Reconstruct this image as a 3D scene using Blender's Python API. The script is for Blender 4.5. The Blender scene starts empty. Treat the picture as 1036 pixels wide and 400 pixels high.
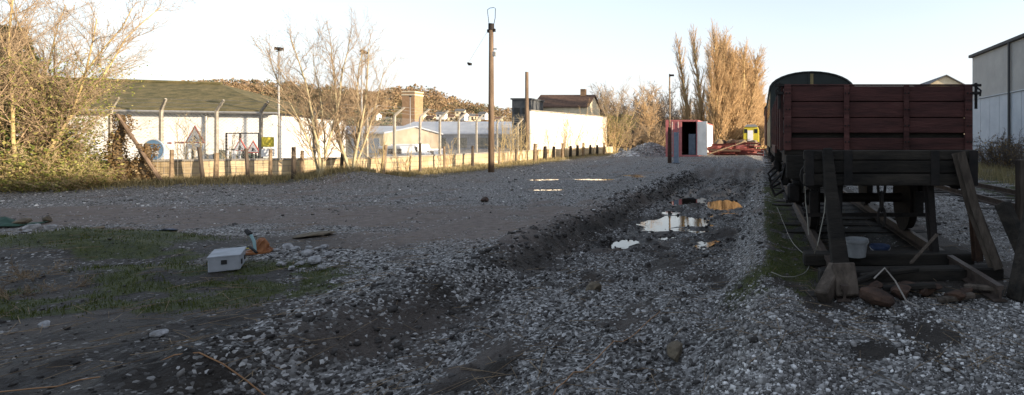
import bpy, math, random
import numpy as np
from mathutils import Vector, Matrix

C = bpy.context.scene.collection
SC = bpy.context.scene
R = math.radians

# ------------------------------------------------------------------ camera, sky, sun, exposure
# the camera looks along the sidings (+Y); photo pixels are 1036 x 400, focal length 522 px, eye 1.5 m
F, VX, VY, EYE = 522.0, 770.0, 142.0, 1.5
cam_d = bpy.data.cameras.new('camera'); cam = bpy.data.objects.new('camera', cam_d); C.objects.link(cam)
cam.location = (0, 0, EYE); cam.rotation_euler = (R(90), 0, 0)
cam_d.sensor_width = 36.0; cam_d.lens = 36.0 * F / 1036.0
cam_d.shift_x = (518 - VX) / 1036.0; cam_d.shift_y = (VY - 200) / 1036.0
cam_d.clip_start = 0.05; cam_d.clip_end = 3000
SC.camera = cam

SUN_EL, SUN_BACK = 14.0, 10.0            # low winter sun from the right, a little behind the camera
ce, se = math.cos(R(SUN_EL)), math.sin(R(SUN_EL))
sunv = Vector((ce * math.cos(R(SUN_BACK)), -ce * math.sin(R(SUN_BACK)), se))
w = bpy.data.worlds.new('World'); SC.world = w; w.use_nodes = True
nt = w.node_tree; bg = nt.nodes['Background']
sky = nt.nodes.new('ShaderNodeTexSky'); sky.sky_type = 'NISHITA'; sky.sun_disc = False
sky.sun_elevation = R(SUN_EL); sky.sun_rotation = R(90 + SUN_BACK)
sky.air_density = 1.0; sky.dust_density = 1.5; sky.ozone_density = 1.0; sky.altitude = 50
# thin milky winter cloud over the clear sky, all round
wtc = nt.nodes.new('ShaderNodeTexCoord'); wmp = nt.nodes.new('ShaderNodeMapping'); wmp.inputs['Scale'].default_value = (1, 1, 3.5)
wn = nt.nodes.new('ShaderNodeTexNoise'); wn.inputs['Scale'].default_value = 1.6; wn.inputs['Detail'].default_value = 5; wn.inputs['Roughness'].default_value = .5
wr = nt.nodes.new('ShaderNodeMapRange'); wr.inputs[1].default_value = .3; wr.inputs[2].default_value = .6; wr.inputs[3].default_value = .75; wr.inputs[4].default_value = 1.0
wsx = nt.nodes.new('ShaderNodeSeparateXYZ'); wel = nt.nodes.new('ShaderNodeMapRange'); wel.inputs[1].default_value = .03; wel.inputs[2].default_value = .30; wel.inputs[3].default_value = 1.0; wel.inputs[4].default_value = .42
wmu = nt.nodes.new('ShaderNodeMath'); wmu.operation = 'MULTIPLY'   # the veil is thickest towards the horizon
wx = nt.nodes.new('ShaderNodeMixRGB'); wx.inputs[2].default_value = (2.8, 2.84, 2.95, 1)
nt.links.new(wtc.outputs['Generated'], wmp.inputs[0]); nt.links.new(wmp.outputs[0], wn.inputs[0]); nt.links.new(wn.outputs['Fac'], wr.inputs[0])
nt.links.new(wtc.outputs['Generated'], wsx.inputs[0]); nt.links.new(wsx.outputs[2], wel.inputs[0]); nt.links.new(wr.outputs[0], wmu.inputs[0]); nt.links.new(wel.outputs[0], wmu.inputs[1]); nt.links.new(wmu.outputs[0], wx.inputs[0]); nt.links.new(sky.outputs[0], wx.inputs[1]); nt.links.new(wx.outputs[0], bg.inputs[0]); bg.inputs[1].default_value = 0.15
sl = bpy.data.lights.new('sun', 'SUN'); sl.energy = 5.0; sl.angle = R(0.6); sl.color = (1.0, 0.83, 0.62)
so = bpy.data.objects.new('sun', sl); C.objects.link(so)
so.rotation_euler = (-sunv).to_track_quat('-Z', 'Y').to_euler(); so.location = (30, -10, 30)
SC.view_settings.view_transform = 'Standard'; SC.view_settings.look = 'None'
SC.view_settings.gamma = 1.0; SC.view_settings.use_curve_mapping = False
SC.view_settings.exposure = 1.28
SC.render.engine = 'CYCLES'
SC.cycles.max_bounces = 6; SC.cycles.diffuse_bounces = 3; SC.cycles.glossy_bounces = 3

# ------------------------------------------------------------------ helpers
def tag(o, label=None, cat=None, group=None, kind=None):
    if label: o['label'] = label
    if cat: o['category'] = cat
    if group: o['group'] = group
    if kind: o['kind'] = kind
    return o

LOC = {}
def thing(name, label, cat, loc, group=None):
    o = bpy.data.objects.new(name, None); C.objects.link(o); o.location = loc
    o.empty_display_size = 0.2; LOC[o.name] = Vector(loc)
    return tag(o, label, cat, group)

def link(name, me, parent=None, loc=None):
    o = bpy.data.objects.new(name, me); C.objects.link(o)
    base = LOC.get(parent.name, Vector((0, 0, 0))) if parent else Vector((0, 0, 0))
    if parent: o.parent = parent
    if loc is not None and parent: o.location = Vector(loc)
    elif loc is not None: o.location = Vector(loc)
    LOC[o.name] = base
    return o

def np_mesh(name, V, Fc, mat=None, smooth=False):
    """V (n,3), Fc (m,k) index array of one polygon size, or list of such arrays"""
    me = bpy.data.meshes.new(name)
    V = np.asarray(V, np.float32)
    if not isinstance(Fc, list): Fc = [Fc]
    Fc = [np.asarray(f, np.int32) for f in Fc if len(f)]
    me.vertices.add(len(V)); me.vertices.foreach_set('co', V.ravel())
    nl = sum(f.size for f in Fc); npoly = sum(len(f) for f in Fc)
    me.loops.add(nl); me.polygons.add(npoly)
    me.loops.foreach_set('vertex_index', np.concatenate([f.ravel() for f in Fc]))
    tot = np.concatenate([np.full(len(f), f.shape[1], np.int32) for f in Fc])
    st = np.concatenate([[0], np.cumsum(tot)[:-1]]).astype(np.int32)
    me.polygons.foreach_set('loop_start', st)
    me.polygons.foreach_set('loop_total', tot)
    if smooth: me.polygons.foreach_set('use_smooth', np.ones(npoly, bool))
    me.update(calc_edges=True); me.validate()
    if mat: me.materials.append(mat)
    return me

def attr(me, name, vals):
    a = me.attributes.new(name, 'FLOAT', 'POINT'); a.data.foreach_set('value', np.asarray(vals, np.float32))

class MB:
    def __init__(s): s.v = []; s.f = []
    def add(s, vs, fs):
        b = len(s.v); s.v += [tuple(v) for v in vs]; s.f += [tuple(i + b for i in f) for f in fs]; return s
    def box(s, c, d, rz=0.0, M=None):
        c = Vector(c); M = M or Matrix.Rotation(rz, 3, 'Z'); x, y, z = d[0] / 2, d[1] / 2, d[2] / 2
        vs = [c + M @ Vector((a, b, e)) for e in (-z, z) for a, b in ((-x, -y), (x, -y), (x, y), (-x, y))]
        return s.add(vs, [(3, 2, 1, 0), (4, 5, 6, 7), (0, 1, 5, 4), (1, 2, 6, 5), (2, 3, 7, 6), (3, 0, 4, 7)])
    def bar(s, p0, p1, w_, h_, up=(0, 0, 1)):
        p0, p1 = Vector(p0), Vector(p1); d = (p1 - p0); L = d.length; d.normalize(); u = Vector(up)
        if abs(d.dot(u)) > .98: u = Vector((0, 1, 0))
        sx = d.cross(u).normalized(); uz = sx.cross(d)
        M = Matrix((sx, d, uz)).transposed()
        return s.box((p0 + p1) / 2, (w_, L, h_), M=M)
    def tube(s, pts, rs, n=8, cap=True):
        pts = [Vector(p) for p in pts]
        if not hasattr(rs, '__len__'): rs = [rs] * len(pts)
        b = len(s.v); prev = None
        for i, p in enumerate(pts):
            t = (pts[min(i + 1, len(pts) - 1)] - pts[max(i - 1, 0)]).normalized()
            if prev is None:
                a = t.orthogonal().normalized()
            else:
                a = (prev - t * prev.dot(t)).normalized()
            prev = a; c = t.cross(a)
            for k in range(n):
                an = 2 * math.pi * k / n
                s.v.append(tuple(p + (a * math.cos(an) + c * math.sin(an)) * rs[i]))
        for i in range(len(pts) - 1):
            for k in range(n):
                s.f.append((b + i * n + k, b + i * n + (k + 1) % n, b + (i + 1) * n + (k + 1) % n, b + (i + 1) * n + k))
        if cap:
            s.f.append(tuple(b + k for k in range(n))[::-1]); e = b + (len(pts) - 1) * n
            s.f.append(tuple(e + k for k in range(n)))
        return s
    def prism(s, poly, vec):
        """poly: 3D points, extruded by vec"""
        n = len(poly); vec = Vector(vec); poly = [Vector(p) for p in poly]
        vs = poly + [p + vec for p in poly]
        fs = [tuple(range(n))[::-1], tuple(range(n, 2 * n))] + [(i, (i + 1) % n, n + (i + 1) % n, n + i) for i in range(n)]
        return s.add(vs, fs)
    def mesh(s, name, mat, off=(0, 0, 0), smooth=False):
        me = bpy.data.meshes.new(name); o = Vector(off)
        me.from_pydata([tuple(Vector(v) - o) for v in s.v], [], s.f); me.update()
        if mat: me.materials.append(mat)
        if smooth: me.polygons.foreach_set('use_smooth', [True] * len(me.polygons))
        return me
    def build(s, name, mat, parent=None, smooth=False, bevel=0.0):
        """vertices are in world coordinates"""
        base = LOC.get(parent.name, Vector((0, 0, 0))) if parent else Vector((0, 0, 0))
        if parent is None:
            a = np.array(s.v); base = Vector((float((a[:, 0].min() + a[:, 0].max()) / 2), float((a[:, 1].min() + a[:, 1].max()) / 2), float(a[:, 2].min())))
        me = s.mesh(name, mat, base, smooth)
        o = bpy.data.objects.new(name, me); C.objects.link(o)
        if parent: o.parent = parent
        else: o.location = base
        LOC[o.name] = base
        import bmesh
        bm = bmesh.new(); bm.from_mesh(me); bmesh.ops.recalc_face_normals(bm, faces=bm.faces); bm.to_mesh(me); bm.free()
        if bevel:
            m = o.modifiers.new('bevel', 'BEVEL'); m.width = bevel; m.segments = 1; m.limit_method = 'ANGLE'; m.angle_limit = R(40)
        return o

def G(px, py, z=0.0):
    """ground point seen at photo pixel"""
    Y = F * (EYE - z) / (py - VY); return Vector(((px - VX) / F * Y, Y, z))
def A(px, py, Y):
    return Vector(((px - VX) / F * Y, Y, EYE - (py - VY) / F * Y))

# value noise ------------------------------------------------------------------
def _h(i, j, seed):
    n = (i.astype(np.int64) * 374761393 + j.astype(np.int64) * 668265263 + seed * 974711) & 0x7fffffff
    n = ((n ^ (n >> 13)) * 1274126177) & 0x7fffffff
    n = ((n ^ (n >> 16)) * 668265263) & 0x7fffffff
    return (n & 0xffff) / 65535.0
def vn(x, y, seed=0):
    x = np.asarray(x, float); y = np.asarray(y, float)
    i = np.floor(x); j = np.floor(y); fx = x - i; fy = y - j
    fx = fx * fx * (3 - 2 * fx); fy = fy * fy * (3 - 2 * fy)
    a = _h(i, j, seed); b = _h(i + 1, j, seed); c = _h(i, j + 1, seed); d = _h(i + 1, j + 1, seed)
    return (a * (1 - fx) + b * fx) * (1 - fy) + (c * (1 - fx) + d * fx) * fy
def fbm(x, y, seed=0, o=4):
    t = 0; amp = 1; s = 0
    for k in range(o):
        t = t + amp * vn(np.asarray(x) * 2 ** k + 17.3 * k, np.asarray(y) * 2 ** k + 5.1 * k, seed + k); s += amp; amp *= .5
    return t / s
def sst(a, b, x):
    t = np.clip((np.asarray(x, float) - a) / (b - a), 0, 1); return t * t * (3 - 2 * t)

# ------------------------------------------------------------------ materials
MATS = {}
def mat(name, c1, c2=None, scale=4.0, rough=0.8, metal=0.0, bump=0.0, bscale=None, c3=None, stretch=None, spec=0.25, lo=.35, hi=.65, vary=0.0):
    if name in MATS: return MATS[name]
    m = bpy.data.materials.new(name); m.use_nodes = True; n = m.node_tree; L = n.links.new
    p = n.nodes['Principled BSDF']; p.inputs['Roughness'].default_value = rough; p.inputs['Metallic'].default_value = metal
    p.inputs['Specular IOR Level'].default_value = spec
    p.inputs['Base Color'].default_value = (*c1, 1)
    tc = n.nodes.new('ShaderNodeTexCoord'); src = tc.outputs['Object']
    if stretch:
        mp = n.nodes.new('ShaderNodeMapping'); mp.inputs['Scale'].default_value = stretch; L(src, mp.inputs[0]); src = mp.outputs[0]
    if c2:
        nz = n.nodes.new('ShaderNodeTexNoise'); nz.inputs['Scale'].default_value = scale; nz.inputs['Detail'].default_value = 6; nz.inputs['Roughness'].default_value = .65
        L(src, nz.inputs['Vector'])
        cr = n.nodes.new('ShaderNodeValToRGB'); e = cr.color_ramp.elements
        e[0].position = lo; e[0].color = (*c1, 1); e[1].position = hi; e[1].color = (*c2, 1)
        if c3:
            k = e.new(min(.95, hi + .12)); k.color = (*c3, 1)
        L(nz.outputs['Fac'], cr.inputs[0]); L(cr.outputs[0], p.inputs['Base Color'])
    if vary:                                             # piece to piece difference
        oi = n.nodes.new('ShaderNodeObjectInfo'); mr = n.nodes.new('ShaderNodeMapRange'); mr.inputs[3].default_value = 1 - vary; mr.inputs[4].default_value = 1 + vary
        hs = n.nodes.new('ShaderNodeHueSaturation'); L(oi.outputs['Random'], mr.inputs[0]); L(mr.outputs[0], hs.inputs['Value']); L(cr.outputs[0], hs.inputs['Color']); L(hs.outputs[0], p.inputs['Base Color'])
    if bump:
        bz = n.nodes.new('ShaderNodeTexNoise'); bz.inputs['Scale'].default_value = bscale or scale * 4; bz.inputs['Detail'].default_value = 5
        L(src, bz.inputs['Vector'])
        bp = n.nodes.new('ShaderNodeBump'); bp.inputs['Strength'].default_value = bump; bp.inputs['Distance'].default_value = .02
        L(bz.outputs['Fac'], bp.inputs['Height']); L(bp.outputs[0], p.inputs['Normal'])
    MATS[name] = m; return m

def tint_mat(name, stops, rough=.85, transl=0.0, attrname='tint'):
    m = bpy.data.materials.new(name); m.use_nodes = True; n = m.node_tree; L = n.links.new
    p = n.nodes['Principled BSDF']; p.inputs['Roughness'].default_value = rough; p.inputs['Specular IOR Level'].default_value = .12
    at = n.nodes.new('ShaderNodeAttribute'); at.attribute_name = attrname
    cr = n.nodes.new('ShaderNodeValToRGB'); e = cr.color_ramp.elements
    e[0].position = stops[0][0]; e[0].color = (*stops[0][1], 1); e[1].position = stops[-1][0]; e[1].color = (*stops[-1][1], 1)
    for pos, c in stops[1:-1]:
        k = e.new(pos); k.color = (*c, 1)
    L(at.outputs['Fac'], cr.inputs[0]); L(cr.outputs[0], p.inputs['Base Color'])
    if transl:
        tr = n.nodes.new('ShaderNodeBsdfTranslucent'); mx = n.nodes.new('ShaderNodeMixShader'); mx.inputs[0].default_value = transl
        L(cr.outputs[0], tr.inputs[0]); L(p.outputs[0], mx.inputs[1]); L(tr.outputs[0], mx.inputs[2])
        L(mx.outputs[0], n.nodes['Material Output'].inputs[0])
    MATS[name] = m; return m

def brick_mat(name, c1, c2, mortar, bw, bh, rough=.9):
    m = bpy.data.materials.new(name); m.use_nodes = True; n = m.node_tree; L = n.links.new
    p = n.nodes['Principled BSDF']; p.inputs['Roughness'].default_value = rough
    uv = n.nodes.new('ShaderNodeUVMap'); b = n.nodes.new('ShaderNodeTexBrick')
    b.inputs['Scale'].default_value = 1; b.inputs['Brick Width'].default_value = bw; b.inputs['Row Height'].default_value = bh
    b.inputs['Mortar Size'].default_value = .012; b.inputs['Color1'].default_value = (*c1, 1); b.inputs['Color2'].default_value = (*c2, 1); b.inputs['Mortar'].default_value = (*mortar, 1)
    L(uv.outputs[0], b.inputs[0])
    nz = n.nodes.new('ShaderNodeTexNoise'); nz.inputs['Scale'].default_value = 1.2; nz.inputs['Detail'].default_value = 8; L(uv.outputs[0], nz.inputs[0])
    mx = n.nodes.new('ShaderNodeMixRGB'); mx.blend_type = 'MULTIPLY'; mx.inputs[0].default_value = 1
    cr = n.nodes.new('ShaderNodeValToRGB'); cr.color_ramp.elements[0].position = .3; cr.color_ramp.elements[0].color = (.45, .42, .36, 1); cr.color_ramp.elements[1].position = .62; cr.color_ramp.elements[1].color = (1, 1, 1, 1)
    L(nz.outputs['Fac'], cr.inputs[0]); L(b.outputs[0], mx.inputs[1]); L(cr.outputs[0], mx.inputs[2]); L(mx.outputs[0], p.inputs['Base Color'])
    bp = n.nodes.new('ShaderNodeBump'); bp.inputs['Strength'].default_value = .5; bp.inputs['Distance'].default_value = .01; bp.invert = True
    L(b.outputs['Fac'], bp.inputs['Height']); L(bp.outputs[0], p.inputs['Normal'])
    MATS[name] = m; return m

M = MATS
mat('timber_dark', (.0075, .0067, .006), (.03, .0248, .0195), 4, .9, bump=.6, stretch=(.5, 2, 2), vary=.3, c3=(.032, .027, .022))
mat('timber_grey', (.033, .0255, .0195), (.093, .0735, .0585), 5, .9, bump=.6, stretch=(2, 2, .4))
mat('timber_post', (.10, .07, .045), (.26, .19, .12), 6, .9, bump=.3)
mat('wagon_red', (.032, .0145, .0135), (.074, .029, .0255), 3.4, .88, bump=.5, c3=(.09, .053, .047), lo=.33, hi=.6, vary=.28, stretch=(.45, .45, 3))
mat('wagon_iron', (.033, .0142, .0128), (.0825, .0285, .024), 7, .65, bump=.2)
mat('black_iron', (.006, .006, .006), (.0195, .015, .0135), 6, .75, bump=.3)
mat('rust', (.021, .0135, .0105), (.063, .0345, .0225), 7, .85, bump=.4)
mat('rail_steel', (.035, .026, .021), (.08, .06, .05), 9, .6, metal=.2)
mat('coach_green', (.009, .0135, .0135), (.018, .0255, .024), 3, .5)
mat('coach_side', (.135, .1125, .0525), (.21, .165, .075), 3, .6)
mat('coach_roof', (.027, .03, .03), (.0525, .0555, .054), 2, .8)
mat('van_brown', (.105, .045, .03), (.18, .075, .045), 3, .75)
mat('glass_dark', (.012, .014, .016), None, rough=.08)
mat('concrete', (.22, .20, .17), (.36, .33, .28), 8, .9, bump=.2)
mat('white_render', (.52, .52, .51), (.74, .73, .71), 1.4, .9, bump=.1)
mat('white_boards', (.55, .50, .42), (.82, .78, .70), .9, .85, stretch=(1, 1, .35), bump=.15)
mat('mossy_roof', (.055, .052, .022), (.13, .105, .05), 2.6, .95, c3=(.22, .16, .10), bump=.9)
mat('pale_roof', (.25, .28, .33), (.34, .37, .42), .6, .6)
mat('shed_blue', (.11, .14, .19), (.17, .21, .26), .8, .7)
mat('shed_cream', (.24, .20, .15), (.36, .31, .24), .8, .8)
mat('dark_block', (.05, .055, .06), (.09, .095, .1), 1, .8)
mat('dark_green', (.025, .04, .035), (.05, .065, .055), 2, .6)
mat('brown_tiles', (.07, .04, .03), (.13, .08, .055), 3, .9)
mat('tan_brick', (.26, .155, .085), (.34, .215, .125), 2, .9)
mat('cream_wall', (.5, .42, .28), (.62, .54, .4), 2, .9)
mat('container_red', (.3, .0975, .0975), (.435, .15, .15), 3, .75, c3=(.225, .105, .0825))
mat('container_white', (.62, .60, .56), (.78, .76, .72), 1.5, .55, c3=(.45, .3, .2))
mat('container_inside', (.075, .0675, .06), (.135, .12, .105), 3, .8)
mat('red_steel', (.09, .024, .021), (.195, .048, .039), 3, .7)
mat('crane_yellow', (.50, .40, .03), (.60, .49, .06), 3, .5)
mat('blue_grey', (.105, .135, .18), (.165, .2025, .255), 4, .55)
mat('pole_wood', (.075, .052, .036), (.17, .12, .083), 5, .9, bump=.3, stretch=(2, 2, .2))
mat('galvanised', (.22, .22, .22), (.32, .32, .31), 8, .5, metal=.4)
mat('clad_upper', (.255, .255, .2475), (.315, .315, .3), .7, .6, spec=.3)
mat('clad_lower', (.33, .36, .3975), (.405, .435, .465), .9, .7, spec=.3)
mat('clad_trim', (.04, .042, .045), None, rough=.6)
mat('slate', (.075, .078, .0825), (.12, .123, .1275), 3, .8)
mat('box_grey', (.165, .18, .195), (.2775, .2925, .3225), 4, .55)
mat('cone_orange', (.13, .048, .022), (.27, .11, .04), 6, .6)
mat('hose_black', (.015, .015, .016), None, rough=.5)
mat('hose_cyan', (.15, .24, .255), None, rough=.5)
mat('yellow', (.62, .52, .07), None, rough=.5)
mat('sign_white', (.78, .78, .78), None, rough=.5)
mat('sign_red', (.55, .14, .11), None, rough=.5)
mat('sign_blue', (.16, .32, .55), (.26, .42, .62), 2, .5)
mat('black_paint', (.02, .02, .02), None, rough=.6)
mat('bucket_white', (.14, .145, .15), (.22, .225, .23), 5, .5)
mat('bucket_blue', (.018, .03, .0675), None, rough=.5)
mat('wire_white', (.22, .21, .18), None, rough=.5)
mat('wire_orange', (.24, .1275, .06), None, rough=.6)
mat('wire_grey', (.22, .20, .18), None, rough=.6)
mat('tarp_green', (.012, .035, .024), (.02, .055, .038), 5, .6, bump=.5)
mat('rock', (.135, .135, .138), (.33, .33, .3375), 14, .9, bump=.6)
mat('rock_brown', (.06, .0495, .036), (.135, .108, .075), 9, .9, bump=.6)
mat('slate_blue', (.045, .06, .09), (.09, .105, .15), 6, .5)
mat('bark_gold', (.27, .20, .09), (.48, .37, .18), 5, .9, bump=.4)
mat('bark_pale', (.26, .21, .12), (.45, .385, .24), 5, .9, bump=.4)
mat('twig_gold', (.38, .30, .17), None, rough=.9)
mat('twig_brown', (.32, .235, .15), None, rough=.9)
mat('twig_poplar', (.41, .275, .145), None, rough=.9)
mat('twig_grey', (.10, .08, .065), None, rough=.9)
mat('bark_grey', (.10, .085, .07), (.17, .145, .12), 4, .9)
mat('bark_ivy', (.06, .045, .03), (.15, .11, .065), 6, .95, bump=.5)
tint_mat('leaf_olive', [(0, (.085, .11, .022)), (.5, (.19, .205, .05)), (1, (.36, .31, .12))], transl=.3)
tint_mat('leaf_dark', [(0, (.02, .04, .012)), (1, (.06, .10, .03))], transl=.2)
tint_mat('leaf_brown', [(0, (.08, .05, .025)), (.6, (.2, .13, .06)), (1, (.3, .22, .1))], transl=.3)
tint_mat('wood_hill', [(0, (.075, .085, .045)), (.3, (.17, .125, .075)), (.65, (.26, .17, .10)), (1, (.31, .235, .13))], transl=.2)
tint_mat('straw', [(0, (.12, .105, .045)), (.5, (.28, .23, .12)), (1, (.44, .37, .22))], transl=.3)
tint_mat('moss_blade', [(0, (.028, .036, .008)), (.6, (.065, .078, .018)), (1, (.12, .115, .04))], transl=.2)
tint_mat('stone', [(0, (.033, .03, .0285)), (.35, (.123, .1155, .1095)), (.7, (.2925, .2805, .27)), (1, (.645, .63, .615))], rough=.8)
brick_mat('buff_brick', (.52, .40, .24), (.62, .50, .32), (.34, .28, .2), .45, .2)
# ------------------------------------------------------------------ boundary line (plan), seen from the camera
PW = [G(*p) for p in ((-40, 194), (0, 193), (130, 189), (200, 187.5), (300, 184.5), (380, 181.5), (440, 176.5), (480, 172.5), (530, 166.5), (575, 161), (625, 156.5))]
PW2 = np.array([(p.x, p.y) for p in PW])
def offset(d):
    out = []
    for i in range(len(PW2)):
        t = PW2[min(i + 1, len(PW2) - 1)] - PW2[max(i - 1, 0)]; t = t / np.hypot(*t)
        out.append(PW2[i] + d * np.array((-t[1], t[0])))
    return np.array(out)
def on(px, d=0.0):
    """plan point on the boundary line (offset d outwards) in the direction of a photo column"""
    k = (px - VX) / F; P = offset(d)
    for a, b in zip(P[:-1], P[1:]):
        den = (b[0] - a[0]) - k * (b[1] - a[1])
        if abs(den) < 1e-9: continue
        t = (k * a[1] - a[0]) / den
        if -1e-6 <= t <= 1 + 1e-6:
            q = a + t * (b - a); return Vector((q[0], q[1], 0))
    return Vector((P[-1][0], P[-1][1], 0))
def wall_dist(X, Y):
    """signed distance to the boundary line, positive on the yard side"""
    best = np.full(np.shape(X), 1e9); sg = np.ones(np.shape(X))
    for a, b in zip(PW2[:-1], PW2[1:]):
        d = b - a; L2 = d @ d; t = np.clip(((X - a[0]) * d[0] + (Y - a[1]) * d[1]) / L2, 0, 1)
        dx = X - a[0] - t * d[0]; dy = Y - a[1] - t * d[1]; r = np.hypot(dx, dy)
        s = np.where(dx * d[1] - dy * d[0] > 0, 1.0, -1.0)
        m = r < best; best = np.where(m, r, best); sg = np.where(m, s, sg)
    return best * sg

# ------------------------------------------------------------------ ground
BASINS = [(-1.95, 11.5, .78, 1.15, .12), (-2.65, 9.2, .36, .45, .115), (-1.05, 14.9, .5, 1.15, .125), (-2.35, 15.6, .55, .9, .12), (-2.3, 13.2, .3, .45, .10), (-1.2, 10.4, .25, .22, .1), (-1.75, 9.7, .25, .2, .1)]
PLATEAU = [(-6.5, 20.0, .9, .55, .07), (-5.2, 21.5, .5, .5, .06), (-6.5, 15.7, .5, .28, .06), (-8.3, 19.6, .6, .4, .06), (-6.0, 22.4, .9, .35, .07)]
WATER = -.360
def bank(Y): return -3.2 + .7 * (fbm(np.asarray(Y) * .45, 3.3, 5, 3) - .5)
def trough(X, Y):
    b = bank(Y)
    return sst(b - .16, b + .26, X) * (1 - sst(-.55, .15, X)) * sst(.5, 3, Y) * (1 - sst(23, 32, Y))
def H(X, Y):
    X = np.asarray(X, float); Y = np.asarray(Y, float)
    t = trough(X, Y); b = bank(Y); near = sst(1, 3, Y) * (1 - sst(22, 30, Y))
    z = -.33 * t * (.55 + .45 * sst(5.2, 9.0, Y))
    z = z + near * .09 * np.exp(-((X - b + .42) / .3) ** 2) * (.4 + 1.2 * vn(Y * 1.3, X * 0 + 1, 9))
    z = z + near * .10 * np.exp(-((X - .02) / .28) ** 2) * (.3 + 1.2 * vn(Y * .9, X * 0 + 4, 10))
    ww = .16 * (vn(Y * .5, Y * 0, 31) - .5)
    for rx in (-1.1, -2.35):
        z = z - .10 * np.exp(-((X - rx - ww) / .17) ** 2) * sst(15, 18, Y) * (1 - sst(32, 36, Y))
        z = z + .06 * np.exp(-((X - rx - ww - .34) / .13) ** 2) * sst(15, 18, Y) * (1 - sst(32, 36, Y)) * vn(Y * 2, X * 0, 77)
    for x0, y0, rx, ry, dp in BASINS + PLATEAU:
        z = z - dp * np.exp(-(((X - x0) / rx) ** 2 + ((Y - y0) / ry) ** 2) ** 2)
    # cluttered ground near the old track bed; smoother beaten yard
    fg = (1 - sst(5.2, 7.5, Y)) * sst(-6.4, -3.5, X) * (1 - sst(-.6, .3, X))
    rough = .40 + 1.1 * np.clip(t * 1.0 + fg + .8 * np.exp(-((X - b) / .5) ** 2) * near, 0, 1.3)
    tracks = 1 - sst(.2, .6, X) * (1 - sst(2.8, 3.4, X)) * .8
    amp = np.where(np.hypot(X, Y) > 60, .3, 1.0) * rough * tracks
    z = z + amp * (.11 * (fbm(X * 1.1, Y * 1.1, 2, 3) - .5) + .06 * (fbm(X * 4, Y * 4, 3, 3) - .5) + .03 * (vn(X * 14, Y * 14, 4) - .5))
    z = z + .05 * (fbm(X * .25, Y * .25, 12, 2) - .5) * sst(4, 8, np.abs(X))
    z = z + .26 * np.exp(-(((X + 9.2) / 1.7) ** 2 + ((Y - 6.9) / .8) ** 2) ** 1.5) * (.6 + .6 * fbm(X * 2, Y * 2, 8, 2))
    z = z + .10 * np.exp(-(((X + 6.9) / 1.0) ** 2 + ((Y - 5.7) / .35) ** 2))
    z = z + .10 * np.exp(-(((X + 5.75) / .8) ** 2 + ((Y - 6.55) / .35) ** 2)) * (.5 + fbm(X * 4, Y * 4, 18, 2))
    z = z + .30 * np.exp(-(((X + 14.6) / 1.3) ** 2 + ((Y - 18.6) / .9) ** 2))
    z = z + .14 * (1 - sst(.2, 2.0, np.abs(wall_dist(X, Y)))) * (Y > 8)
    z = z + .33 * sst(22, 37, Y) * (1 - sst(80, 140, Y)) * sst(-13, -9, X) * (1 - sst(-1.2, .1, X))
    return z
def h0(x, y): return float(H(np.array([x]), np.array([y]))[0])

def ax(dense, step, lo, hi, grow=1.07):
    a = list(np.arange(dense[0], dense[1] + 1e-6, step)); s = step; p = a[-1]
    while p < hi: s *= grow; p += s; a.append(p)
    s = step; p = a[0]
    while p > lo: s *= grow; p -= s; a.insert(0, p)
    return np.array(a)
gx = ax((-7.0, 3.6), .056, -900, 900, 1.04); gy = ax((2.6, 12.5), .056, -60, 1500, 1.03)
GX, GY = np.meshgrid(gx, gy); NX, NY = len(gx), len(gy)
GZ = H(GX, GY)
GZ = np.where(np.hypot(GX, GY) > 160, GZ * .2, GZ)
V = np.stack([GX.ravel(), GY.ravel(), GZ.ravel()], 1)
idx = np.arange(NX * NY).reshape(NY, NX)
Q = np.stack([idx[:-1, :-1].ravel(), idx[:-1, 1:].ravel(), idx[1:, 1:].ravel(), idx[1:, :-1].ravel()], 1)

def ell(X, Y, x0, y0, rx, ry, s=.35):
    d = np.sqrt(((X - x0) / rx) ** 2 + ((Y - y0) / ry) ** 2); return 1 - sst(1 - s, 1 + s, d)
def moss_mask(X, Y):
    m = np.maximum.reduce([ell(X, Y, -9.6, 7.2, 1.9, .8), ell(X, Y, -7.6, 6.5, 1.3, .35), ell(X, Y, -5.7, 5.45, 1.35, .75), ell(X, Y, -6.9, 4.75, 2.2, .42), ell(X, Y, -6.9, 5.9, .9, .3) * .9,
                           sst(-.05, .15, X) * (1 - sst(.5, .8, X)) * sst(4.4, 6, Y) * (1 - sst(14, 22, Y)), ell(X, Y, 9.5, 13, 3.5, 14) * .8, ell(X, Y, .3, 5.3, .7, .6) * .7])
    wd = wall_dist(X, Y); m = np.maximum(m, (np.abs(wd) < 1.6) * .5)
    nz = fbm(X * 1.6, Y * 1.6, 41, 4)
    nz = .55 * nz + .45 * fbm(X * 5, Y * 5, 43, 3)
    return np.clip(m * sst(.42, .60, nz + .10 * m), 0, 1)
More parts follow.
